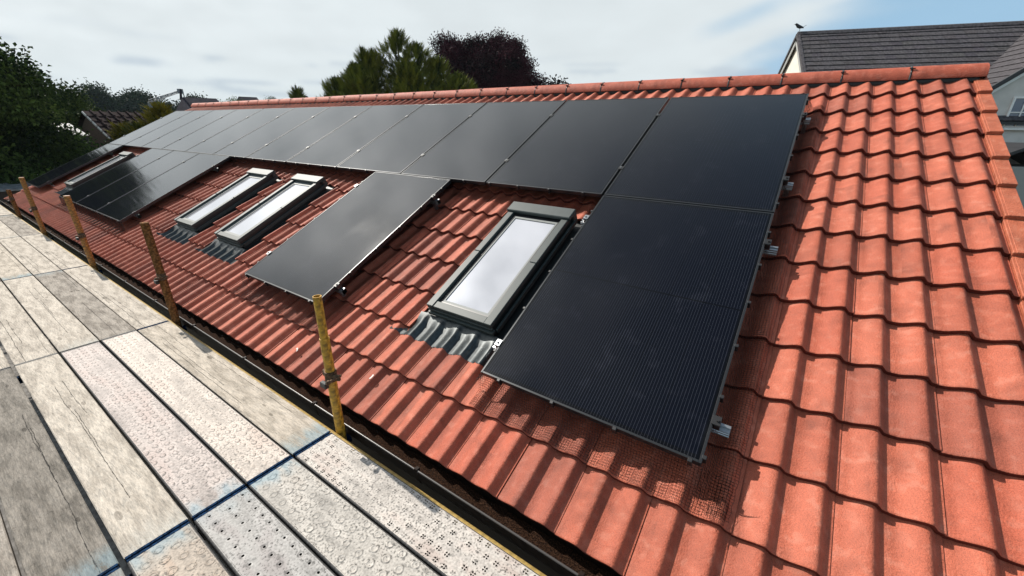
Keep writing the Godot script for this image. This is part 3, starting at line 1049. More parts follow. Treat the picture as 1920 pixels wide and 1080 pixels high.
func build_scaffold():
	var dk := Color(0.29, 0.265, 0.24)
	var lt := Color(0.60, 0.57, 0.535)
	for e in [["wood_a", 201, Color(0.42, 0.39, 0.35), Color(0.715, 0.675, 0.625), 0.0, 1.0, 4], ["wood_b", 202, Color(0.45, 0.42, 0.385), Color(0.72, 0.685, 0.64), 0.0, 0.15, 3], ["wood_c", 203, Color(0.24, 0.225, 0.205), Color(0.51, 0.485, 0.455), 0.0, 0.8, 2], ["wood_d", 204, dk, lt, 0.3, 0.0, 2], ["wood_e", 205, Color(0.43, 0.40, 0.365), Color(0.71, 0.675, 0.63), 0.0, 0.0, 4]]:
		var m := StandardMaterial3D.new()
		m.albedo_texture = wood_texture(e[1], e[2], e[3], e[4], e[5], e[6])
		m.roughness = 0.88
		m.metallic_specular = 0.3
		m.normal_enabled = true
		m.normal_texture = bump_tex(0.06, e[1], 4.0, 256)
		m.normal_scale = 0.5
		M[e[0]] = m
	for e in [["steel_oval", 0, 301, Color(0.63, 0.59, 0.555), Color(0.62, 0.555, 0.515), 0.0, 0.0], ["steel_oval_pink", 0, 302, Color(0.575, 0.535, 0.515), Color(0.575, 0.51, 0.485), 0.0, 0.9], ["steel_ring", 1, 303, Color(0.58, 0.56, 0.535), Color(0.535, 0.505, 0.475), 0.9, 0.5], ["steel_ring_pink", 1, 304, Color(0.55, 0.505, 0.46), Color(0.53, 0.435, 0.365), 0.7, 0.0], ["steel_hole", 2, 305, Color(0.52, 0.51, 0.50), Color(0.46, 0.43, 0.425), 0.3, 0.0], ["steel_clover", 3, 306, Color(0.61, 0.585, 0.56), Color(0.58, 0.52, 0.49), 0.0, 0.0]]:
		var tx := steel_texture(e[1], e[2], e[3], e[4], e[5], e[6])
		var m := StandardMaterial3D.new()
		m.albedo_texture = tx[0]
		if e[1] >= 2:
			m.transparency = BaseMaterial3D.TRANSPARENCY_ALPHA_SCISSOR
			m.alpha_scissor_threshold = 0.5
		m.heightmap_enabled = true
		m.heightmap_texture = tx[1]
		m.heightmap_scale = 0.5
		m.roughness = 0.62
		m.metallic_specular = 0.4
		M[e[0]] = m
	var L := [
		[0, 0, 3, "steel_clover", "pale steel board with worn clover-shaped punched holes, along the gutter at the near end", true, true],
		[0, 1, 1, "steel_ring", "grey-beige steel board of sparse octagonal bosses, second from the gutter, near end", true, true],
		[0, 2, 2, "steel_hole", "grey stained steel board with round punched holes in dimples", true, true],
		[0, 3, 1, "steel_ring_pink", "orange-stained octagon-bossed steel board, fourth from the gutter, bottom edge of the view", true, true],
		[0, 4, -1, "wood_d", "wooden board beyond the blue joint in the bottom left corner", true, true],
		[1, 0, -1, "wood_a", "cracked wooden board with blue-painted near end, beside the yellow pole and gutter", true, true],
		[1, 1, 0, "steel_oval", "pale steel board covered in oval bosses, second from the gutter", true, false],
		[1, 2, 0, "steel_oval_pink", "pinkish-grey steel board with oval bosses, third from the gutter", true, false],
		[1, 3, -1, "wood_b", "pale wooden board with long wandering cracks, fourth from the gutter", true, false],
		[1, 4, -1, "wood_c", "darker grey weathered wooden board with knots, fifth from the gutter", true, false],
		[1, 5, -1, "wood_d", "brownish wooden board at the far left bottom, sixth from the gutter", false, false],
		[1, 6, -1, "wood_c", "outermost wooden board of the platform, seventh from the gutter", false, false],
	]
	for e in L:
		board(e[0], e[1], e[2], e[3], e[4], e[5], e[6])
	var ord := ["first", "second", "third", "fourth", "fifth"]
	var bay_name := ["", "", "between the rusty pole and the third pole", "just beyond the second blue joint", "beside the far orange pole", "at the very far end of the platform"]
	var keys := ["wood_e", "wood_b", "wood_a", "wood_e", "wood_d"]
	for bay in [2, 3, 4, 5]:
		for lane in [5, 4, 3, 2][bay - 2]:
			board(bay, lane, -1, keys[(lane * 2 + bay) % 5] if bay > 2 or lane > 0 else "wood_e", "pale wooden board %s, %s from the gutter" % [bay_name[bay], ord[lane]], bay == 3 or (bay == 2 and lane == 0), bay == 2)
	# standards (upright poles)
	var st := [[-1.77, 0.457, "yellow", "mustard yellow scaffold pole with a sleeve joint, nearest the camera"], [-4.15, 0.50, "rusty", "dark rusty scaffold pole, second along the gutter"], [-6.768, 0.462, "orange", "orange-brown scaffold pole, third along the gutter"], [-9.507, 0.467, "orange", "orange-brown scaffold pole in front of the far lower panel, fourth along the gutter"], [-11.55, 0.10, "rusty", "short brown scaffold pole at the left edge, fifth along the gutter"]]
	for i in st.size():
		var s = st[i]
		var o := thing("scaffold_pole", s[3], "scaffold pole", Vector3(s[0], GROUND, 0.491), Basis(Vector3(0, 0, 1), [0.0, 0.012, 0.0, -0.006, 0.01][i]), "upright poles of the scaffold")
		var top: float = s[1] - GROUND
		var b := MB.new()
		if i == 0:
			b.tube([Vector3(0, 0.02, 0), Vector3(0, top - 0.235, 0)], [0.0252, 0.0252], 20)
			b.tube([Vector3(0, top - 0.236, 0), Vector3(0, top - 0.001, 0)], [0.0212, 0.0212], 20, false)
			b.tube([Vector3(0, top - 0.001, 0), Vector3(0, top - 0.10, 0)], [0.017, 0.017], 16, false)
			for k in 16:
				var a0 := TAU * k / 16.0
				var a1 := TAU * (k + 1) / 16.0
				b.quad(Vector3(cos(a0) * 0.017, top, sin(a0) * 0.017), Vector3(cos(a1) * 0.017, top, sin(a1) * 0.017), Vector3(cos(a1) * 0.0212, top, sin(a1) * 0.0212), Vector3(cos(a0) * 0.0212, top, sin(a0) * 0.0212))
		else:
			b.tube([Vector3(0, 0.02, 0), Vector3(0, top, 0)], [0.0292, 0.0292], 16)
		put("tube", b.done(), M[s[2]], o)
		put("base_plate", boxmesh(Vector3(-0.075, 0, -0.075), Vector3(0.075, 0.019, 0.075)), M.rusty, o)
		# swivel coupler: band, hinge lugs, bolt and flap
		var cy: float = (top - 0.46) if i < 4 else top - 0.16
		var c := MB.new()
		c.tube([Vector3(0, cy - 0.029, 0), Vector3(0, cy + 0.029, 0)], [0.032, 0.032], 18)
		c.box(Vector3(0.020, cy - 0.020, 0.010), Vector3(0.062, cy + 0.016, 0.026), Transform3D(Basis(Vector3.UP, 0.5), Vector3.ZERO), 0.004)
		c.box(Vector3(-0.062, cy - 0.022, -0.012), Vector3(-0.029, cy + 0.018, 0.012), Transform3D.IDENTITY, 0.004)
		var cp := put("coupler", c.done(), M.coupler, o)
		var bo := MB.new()
		bo.tube([Vector3(0.048, cy, -0.028), Vector3(0.062, cy + 0.006, 0.066)], [0.007, 0.007], 8)
		bo.tube([Vector3(0.058, cy + 0.004, 0.046), Vector3(0.0605, cy + 0.005, 0.060)], [0.0125, 0.0125], 6)
		put("bolt", bo.done(), M.coupler, cp)
		put("flap", boxmesh(Vector3(-0.022, cy - 0.052, 0.034), Vector3(0.029, cy - 0.020, 0.058), 0.004), M.side_dark, cp)
	# ledger along the platform edge and transoms under the board ends
	var lg := thing("scaffold_ledger", "long yellow horizontal scaffold tube beneath the board edge along the gutter", "scaffold pole", Vector3(-6.8, -0.391, 0.541))
	var lb := MB.new()
	lb.tube([Vector3(-7.4, 0, 0), Vector3(7.4, 0, 0)], [0.0292, 0.0292], 16)
	put("tube", lb.done(), M.ledger, lg)
	var lo := thing("scaffold_ledger", "horizontal scaffold tube beneath the outer edge of the boards", "scaffold pole", Vector3(-6.8, -0.47, 2.05))
	put("tube", lb.done(), M.rusty, lo)
	for k in 6:
		var x: float = JOINTS[k + 1]
		var tr := thing("scaffold_transom", "dark cross tube carrying the board ends at the %s joint from the camera" % ["first", "second", "third", "fourth", "fifth", "sixth"][k], "scaffold pole", Vector3(x, -0.4232 - 0.0485, 1.3), Basis.IDENTITY, "cross tubes under the board joints")
		var tb := MB.new()
		tb.tube([Vector3(0, 0, -0.86), Vector3(0, 0, 0.9)], [0.0292, 0.0292], 12)
		put("tube", tb.done(), M.navy, tr)

# ---------------------------------------------------------------- trees
func leaf_cluster(n: int, size: float, ln: float, wd: float, seed_: int) -> ArrayMesh:
	rng.seed = seed_
	var b := MB.new()
	for i in n:
		var c := Vector3(rng.randfn(), rng.randfn() * 0.7, rng.randfn()) * size * 0.42
		var d := (c.normalized() + Vector3(rng.randfn(), rng.randfn() - 0.3, rng.randfn()) * 0.7).normalized()
		var s := d.cross(Vector3(rng.randfn(), rng.randfn() + 1.2, rng.randfn())).normalized()
		var l := ln * rng.randf_range(0.7, 1.25)
		var w := wd * rng.randf_range(0.8, 1.2)
		var up := s.cross(d) * w * 0.35
		var a := c
		var t := c + d * l - up * 0.5
		var m0 := c + d * l * 0.45 + s * w * 0.5 + up
		var m1 := c + d * l * 0.45 - s * w * 0.5 + up
		b.tri(a, m0, t)
		b.tri(a, t, m1)
	return b.done()

func frond(seed_: int, blades: int) -> ArrayMesh:
	# a flat feathery spray along +y
	rng.seed = seed_
	var b := MB.new()
	for i in blades:
		var t := float(i) / blades
		var y := t * 0.9
		for s in [-1.0, 1.0]:
			var l := (0.30 * (1.0 - t) + 0.09) * rng.randf_range(0.75, 1.2)
			var d := Vector3(s * 0.75, 0.75, rng.randf_range(-0.35, 0.35)).normalized()
			var o := Vector3(0, y, 0.10 * t * t)
			var side := d.cross(Vector3(0, 0, 1)).normalized() * 0.035
			b.tri(o - side, o + side, o + d * l + Vector3(0, 0, -0.05 * l))
	b.tri(Vector3(-0.03, 0.7, 0.05), Vector3(0.03, 0.7, 0.05), Vector3(0, 1.15, 0.16))
	return b.done()

func leaf_mat(r: float, g: float, b: float, back: float) -> StandardMaterial3D:
	var m := mat(1, 1, 1, 0.6)
	m.albedo_color = Color.WHITE
	m.vertex_color_use_as_albedo = true
	m.metallic_specular = 0.15
	m.cull_mode = BaseMaterial3D.CULL_DISABLED
	m.backlight_enabled = true
	m.backlight = lin(r, g, b) * back
	return m

func multi(called: String, me: Mesh, ts: Array, cs: Array, m: Material, parent: Node) -> MultiMeshInstance3D:
	var mm := MultiMesh.new()
	mm.transform_format = MultiMesh.TRANSFORM_3D
	mm.use_colors = true
	mm.mesh = me
	mm.instance_count = ts.size()
	for i in ts.size():
		mm.set_instance_transform(i, ts[i])
		mm.set_instance_color(i, cs[i])
	var o := MultiMeshInstance3D.new()
	o.name = called
	o.multimesh = mm
	o.material_override = m
	o.set_meta("kind", "stuff")
	parent.add_child(o, true)
	return o

# lobes: [centre, radii] in the tree's own space
func broadleaf(called: String, label: String, cat: String, at: Vector3, lobes: Array, count: int, me: Mesh, c0: Color, c1: Color, m: Material, seed_: int, trunk_r := 0.22, group := "", open_ := 0.0):
	var o := thing(called, label, cat, at, Basis.IDENTITY, group)
	var r2 := RandomNumberGenerator.new()
	r2.seed = seed_
	var fn := FastNoiseLite.new()
	fn.seed = seed_
	fn.frequency = 0.55
	fn.fractal_octaves = 3
	var tot := 0.0
	var top := 0.0
	for l in lobes:
		var q: Vector3 = l[1]
		tot += pow(q.x * q.y * q.z, 0.72)
		top = max(top, l[0].y)
	var tb := MB.new()
	var mid := Vector3(lobes[0][0].x * 0.3, top * 0.45, lobes[0][0].z * 0.3)
	tb.tube([Vector3.ZERO, mid * 0.5 + Vector3(0.05, 0, 0.03), mid, Vector3(lobes[0][0].x, top, lobes[0][0].z)], [trunk_r, trunk_r * 0.8, trunk_r * 0.62, trunk_r * 0.15], 8)
	for l in lobes:
		var c: Vector3 = l[0]
		var k := mid.lerp(c, 0.5) + Vector3(0, -0.12 * c.distance_to(mid), 0)
		tb.tube([mid * 0.9, k, c, c + Vector3(0, l[1].y * 0.6, 0)], [trunk_r * 0.5, trunk_r * 0.34, trunk_r * 0.18, trunk_r * 0.05], 6)
		for e in 5:
			var d := Vector3(r2.randfn(), r2.randf_range(-0.2, 0.9), r2.randfn()).normalized()
			tb.tube([c - Vector3(0, l[1].y * 0.4, 0), c + d * l[1] * 0.5, c + d * l[1] * 0.92], [trunk_r * 0.16, trunk_r * 0.09, trunk_r * 0.02], 5, false)
	put("trunk", tb.done(), M.bark, o)
	var ts := []
	var cs := []
	for l in lobes:
		var q: Vector3 = l[1]
		var n := int(count * pow(q.x * q.y * q.z, 0.72) / tot)
		for i in n:
			var d := Vector3(r2.randfn(), r2.randfn(), r2.randfn()).normalized()
			var rr := pow(r2.randf(), 0.42)
			var p: Vector3 = l[0] + d * q * rr * (1.0 + 0.16 * fn.get_noise_3dv((l[0] + d * q) * 2.2))
			var g := fn.get_noise_3dv(p * 1.9 + Vector3(9, 2, 4))
			if g < -0.16 + open_ and r2.randf() < 0.85:
				continue
			var bs := Basis(Vector3.UP, r2.randf() * TAU) * Basis(Vector3.RIGHT, r2.randf_range(-0.6, 0.6))
			bs = bs.scaled(Vector3.ONE * r2.randf_range(0.65, 1.25))
			ts.push_back(Transform3D(bs, p))
			var k: float = clamp(0.5 + 1.1 * fn.get_noise_3dv(p * 1.1 + Vector3(50, 0, 0)) + r2.randf_range(-0.35, 0.35), 0.0, 1.0)
			cs.push_back(c0.lerp(c1, k))
	multi("crown", me, ts, cs, m, o)
	return o

func conifer(called: String, label: String, at: Vector3, height: float, radius: float, count: int, me: Mesh, c0: Color, c1: Color, m: Material, seed_: int, group: String, spires := 3, sz := 0.75):
	var o := thing(called, label, "conifer", at, Basis.IDENTITY, group)
	var r2 := RandomNumberGenerator.new()
	r2.seed = seed_
	var tb := MB.new()
	tb.tube([Vector3.ZERO, Vector3(0, height * 0.5, 0), Vector3(0, height * 0.97, 0)], [0.2, 0.12, 0.02], 7)
	var heads := [[Vector3.ZERO, height, radius]]
	for i in spires:
		var a := r2.randf() * TAU
		heads.push_back([Vector3(cos(a), 0, sin(a)) * radius * r2.randf_range(0.35, 0.75), height * r2.randf_range(0.72, 0.93), radius * r2.randf_range(0.45, 0.65)])
	put("trunk", tb.done(), M.bark, o)
	var ts := []
	var cs := []
	for h in heads:
		var n := int(count / float(heads.size()) * (1.5 if h[0] == Vector3.ZERO else 0.85))
		for i in n:
			var f := pow(r2.randf(), 0.75)
			var y: float = h[1] * (0.06 + 0.94 * f)
			var shape: float = min(1.0, pow(1.0 - f, 0.52) * 1.1) * (0.8 + 0.25 * sin(y * 5.2 + h[0].x * 7.0))
			var an := r2.randf() * TAU
			var lump := 1.0 + 0.22 * sin(an * 3.0 + y * 2.1 + seed_) + 0.12 * sin(an * 7.0 - y * 3.7)
			var rr: float = h[2] * shape * lump * sqrt(r2.randf_range(0.35, 1.0))
			var out := Vector3(cos(an), 0, sin(an))
			var p: Vector3 = h[0] + out * rr + Vector3(0, y, 0)
			var dir := (out * r2.randf_range(0.5, 1.0) + Vector3(0, r2.randf_range(0.05, 0.6) + f * f * 0.9, 0) + Vector3(r2.randfn(), r2.randfn(), r2.randfn()) * 0.2).normalized()
			var zx := dir.cross(out.cross(Vector3.UP)).normalized()
			var xx := dir.cross(zx).normalized()
			var s := sz * r2.randf_range(0.6, 1.2) * (1.0 - 0.3 * f)
			ts.push_back(Transform3D(Basis(xx, dir, zx).rotated(dir, r2.randf_range(-1.2, 1.2)) * s, p - dir * s * 0.5))
			var k: float = clamp(0.25 + 0.55 * r2.randf() + 0.3 * sin(an * 3.0 + y * 2.1 + seed_), 0.0, 1.0)
			cs.push_back(c0.lerp(c1, k))
		for i in 14:     # nodding leader
			var y: float = h[1] * (0.93 + 0.075 * i / 13.0)
			var b := Basis(Vector3(r2.randfn(), 0, r2.randfn()).normalized(), r2.randf_range(0.0, 0.5)).scaled(Vector3.ONE * sz * (0.75 - 0.035 * i))
			ts.push_back(Transform3D(b, h[0] + Vector3(r2.randfn() * 0.03, y - 0.25, r2.randfn() * 0.03)))
			cs.push_back(c1.lerp(c0, 0.3))
	multi("crown", me, ts, cs, m, o)

func build_trees():
	var cl := leaf_cluster(40, 0.46, 0.125, 0.075, 1)
	var cl2 := leaf_cluster(40, 0.42, 0.10, 0.065, 2)
	var far_cl := leaf_cluster(44, 1.05, 0.32, 0.22, 3)
	var fr := frond(4, 9)
	var green := leaf_mat(0.10, 0.16, 0.03, 0.7)
	var purple := leaf_mat(0.14, 0.03, 0.05, 0.2)
	var needle := leaf_mat(0.10, 0.14, 0.02, 0.25)
	var G0 := Color(0.010, 0.020, 0.008)
	var G1 := Color(0.075, 0.115, 0.030)
	# big trees at the left
	broadleaf("broadleaf_tree", "tall dark green broadleaf tree at the left edge, highest crown there", "tree", Vector3(-20.5, GROUND, 1.2), [[Vector3(0.6, 4.4, 0.6), Vector3(2.6, 2.3, 2.6)], [Vector3(1.0, 4.9, -1.3), Vector3(2.0, 1.6, 1.5)], [Vector3(0.6, 2.4, -1.5), Vector3(2.3, 1.6, 1.7)], [Vector3(0.2, 5.4, 0.9), Vector3(1.6, 1.2, 1.8)], [Vector3(0.4, 5.3, -2.1), Vector3(0.9, 0.7, 0.8)], [Vector3(0.8, 3.5, -2.4), Vector3(1.3, 1.0, 0.9)]], 5600, cl, G0, Color(0.085, 0.13, 0.032), green, 71, 0.26, "", 0.10)
	broadleaf("broadleaf_tree", "lower rounded green tree right of the tall dark one, beside the brown-tiled gable", "tree", Vector3(-26.5, GROUND, -2.2), [[Vector3(0, 3.7, -0.7), Vector3(2.2, 1.9, 1.6)], [Vector3(0.4, 2.7, -1.6), Vector3(1.7, 1.5, 1.1)], [Vector3(0, 3.2, 1.5), Vector3(2.0, 1.7, 1.7)]], 3600, cl, Color(0.02, 0.036, 0.010), Color(0.15, 0.19, 0.045), green, 72)
	broadleaf("garden_shrub", "dense dark shrub filling the garden below the tall left tree", "shrub", Vector3(-18.6, GROUND, -0.7), [[Vector3(0, 1.5, 0), Vector3(1.6, 1.6, 1.5)], [Vector3(-0.3, 1.9, -1.5), Vector3(1.5, 1.4, 1.1)], [Vector3(0.2, 0.9, 1.2), Vector3(1.2, 1.1, 1.1)]], 3000, cl, G0, Color(0.055, 0.09, 0.025), green, 73, 0.1)
	broadleaf("garden_shrub", "dark shrub against the far gable, below the brown-tiled house", "shrub", Vector3(-19.4, GROUND, -3.3), [[Vector3(0, 1.6, 0), Vector3(1.4, 1.5, 1.1)], [Vector3(-1.5, 1.9, -0.3), Vector3(1.4, 1.5, 1.2)]], 2400, cl, G0, Color(0.05, 0.08, 0.022), green, 74, 0.1)
	broadleaf("garden_shrub", "small bright green shrub by the far corner of the roof", "shrub", Vector3(-17.2, GROUND, -1.15), [[Vector3(0, 2.1, 0), Vector3(0.6, 0.6, 0.55)]], 420, cl2, Color(0.03, 0.055, 0.012), Color(0.10, 0.15, 0.03), green, 75, 0.06)
	# yellowish conifers behind the array
	conifer("yellow_conifer", "yellow-green layered conifer behind the far end of the panels", Vector3(-20.3, GROUND, -4.75), 4.75, 1.9, 2600, fr, Color(0.045, 0.05, 0.006), Color(0.26, 0.21, 0.022), needle, 81, "", 2, 0.8)
	conifer("yellow_conifer", "darker green-gold conifer beside the brown-tiled roof", Vector3(-20.5, GROUND, -3.95), 4.05, 1.3, 1800, fr, Color(0.022, 0.034, 0.006), Color(0.10, 0.105, 0.018), needle, 82, "", 2, 0.7)
	# tall leylandii clump
	var spec := [[-20.2, -12.3, 6.4, 2.2, "leftmost and lowest of the dark conifers behind the ridge"], [-19.5, -13.0, 7.1, 2.3, "second conifer from the left in the dark clump behind the ridge"], [-18.9, -13.7, 7.7, 2.4, "third conifer from the left in the clump behind the ridge"], [-17.9, -14.5, 8.6, 2.7, "tallest spired conifer in the clump behind the ridge"], [-17.2, -15.1, 8.1, 2.4, "conifer with a curved tip just right of the tallest one"], [-16.5, -15.8, 7.5, 2.5, "conifer at the right of the clump, in front of the purple tree"], [-15.6, -16.5, 6.7, 2.3, "lowest right conifer overlapping the purple-leaved tree"]]
	for i in spec.size():
		var s = spec[i]
		conifer("cypress_tree", s[4], Vector3(s[0], GROUND, s[1]), s[2], s[3] * 1.22, 7500, fr, Color(0.016, 0.030, 0.006), Color(0.165, 0.185, 0.022), needle, 90 + i, "dark conifers behind the ridge", 5, 0.60)
	# copper beech
	broadleaf("copper_beech", "tall purple-leaved tree behind the ridge, right of the dark conifers", "tree", Vector3(-16.4, GROUND, -20.2), [[Vector3(0.2, 6.8, 0.2), Vector3(2.3, 2.1, 2.1)], [Vector3(-1.7, 8.1, 1.0), Vector3(1.2, 0.9, 1.2)], [Vector3(0.7, 8.1, -0.5), Vector3(1.3, 1.1, 1.2)], [Vector3(1.4, 6.6, -0.8), Vector3(1.5, 1.5, 1.5)], [Vector3(1.7, 5.2, -0.9), Vector3(1.5, 1.6, 1.5)], [Vector3(-1.3, 6.0, 1.2), Vector3(1.7, 1.9, 1.6)], [Vector3(-0.4, 8.5, 0.3), Vector3(1.1, 0.6, 1.1)], [Vector3(-2.3, 8.7, 1.4), Vector3(0.6, 0.5, 0.6)], [Vector3(0.4, 8.95, -0.3), Vector3(0.45, 0.5, 0.45)], [Vector3(1.2, 8.7, -0.8), Vector3(0.4, 0.45, 0.4)]], 6800, cl2, Color(0.007, 0.004, 0.006), Color(0.075, 0.020, 0.030), purple, 111, 0.3, "", 0.17)
	broadleaf("garden_shrub", "wispy dark twig tops just above the ridge, right of the purple tree", "shrub", Vector3(-10.55, GROUND, -16.6), [[Vector3(0.2, 5.75, 0), Vector3(0.25, 0.45, 0.2)], [Vector3(0.75, 5.65, -0.1), Vector3(0.16, 0.5, 0.2)]], 110, cl2, Color(0.008, 0.007, 0.008), Color(0.02, 0.018, 0.014), purple, 112, 0.08)
	# distant tree line
	rng.seed = 500
	var px := [[-92.0, -9.0, 6.6], [-91.0, -13.5, 7.2], [-90.0, -15.9, 7.6], [-89.5, -18.4, 9.4], [-90.0, -20.0, 8.0], [-88.0, -21.2, 8.6], [-88.0, -22.8, 9.0], [-86.0, -23.6, 8.3], [-86.5, -25.4, 7.5], [-84.0, -27.6, 7.3], [-83.0, -29.5, 8.6], [-82.0, -31.4, 7.2], [-95.0, -24.0, 7.4], [-96.0, -16.0, 7.0]]
	var where := ["leftmost tree", "second tree", "third tree", "tall peaked tree", "tree right of the tall peaked one", "sixth tree", "rounded seventh tree", "eighth tree", "tree at the low end of the crane boom", "low tree under the crane boom", "tree under the crane hook", "rightmost tree", "taller tree set back", "left tree set back"]
	for i in px.size():
		var h: float = px[i][2]
		var sx := rng.randf_range(2.2, 3.2)
		broadleaf("distant_tree", "%s of the far dark tree line" % where[i], "tree", Vector3(px[i][0], GROUND, px[i][1]), [[Vector3(0, h * 0.45, 0), Vector3(sx, h * 0.42, sx)], [Vector3(0.4, h * 0.74, 0.3), Vector3(sx * 0.72, h * 0.26, sx * 0.7)]], 620, far_cl, Color(0.014, 0.026, 0.016), Color(0.034, 0.058, 0.030), green, 600 + i, 0.3, "trees of the far tree line")
	broadleaf("distant_tree", "bright green bush in front of the distant dark roofs", "tree", Vector3(-46.0, GROUND, -18.2), [[Vector3(0, 5.2, 0), Vector3(1.8, 1.35, 1.8)]], 300, cl2, Color(0.04, 0.06, 0.012), Color(0.12, 0.15, 0.03), green, 640)
	broadleaf("distant_tree", "tiny dark treetop between the distant roofs left of the conifers", "tree", Vector3(-53.3, GROUND, -25.9), [[Vector3(0, 6.3, 0), Vector3(0.8, 0.9, 0.8)]], 160, cl2, G0, G1, green, 641)
	var hedge := thing("garden_hedge", "dark green hedge below the rendered house at the right edge", "hedge", Vector3(6.0, GROUND, -10.5))
	var ts := []
	var cs := []
	var r2 := RandomNumberGenerator.new()
	r2.seed = 9
	for i in 1500:
		ts.push_back(Transform3D(Basis(Vector3.UP, r2.randf() * TAU), Vector3(r2.randf_range(-2.6, 3.0), r2.randf_range(0.1, 1.6), r2.randf_range(-0.5, 0.5))))
		cs.push_back(Color(0.012, 0.029, 0.010).lerp(Color(0.035, 0.06, 0.02), r2.randf()))
	multi("foliage", cl, ts, cs, green, hedge)

# ---------------------------------------------------------------- other houses
func course_strip(mb: MB, a: Vector3, along: Vector3, length: float, down: Vector3, up: Vector3, g: float, r2: RandomNumberGenerator, tile := 0.33, dark := 1.0):
	# one course of flat tiles: a is the upper left corner; each tile a thin slab with its own tone and lift
	var n: int = max(1, int(round(length / tile)))
	var w := length / n
	for i in n:
		var k := r2.randf_range(0.78, 1.12) * dark
		mb.col = Color(k, k * r2.randf_range(0.97, 1.03), k * r2.randf_range(0.96, 1.06))
		var p := a + along * (w * i)
		var h := 0.034 + r2.randf_range(-0.003, 0.004)
		var q := p + down * (g + 0.02) + up * h
		var p2 := p + up * 0.006
		var e := along * (w - 0.006)
		mb.quad(q, q + e, p2 + e, p2)
		mb.quad(q - up * 0.030, q - up * 0.030 + e, q + e, q)
	mb.col = Color.WHITE

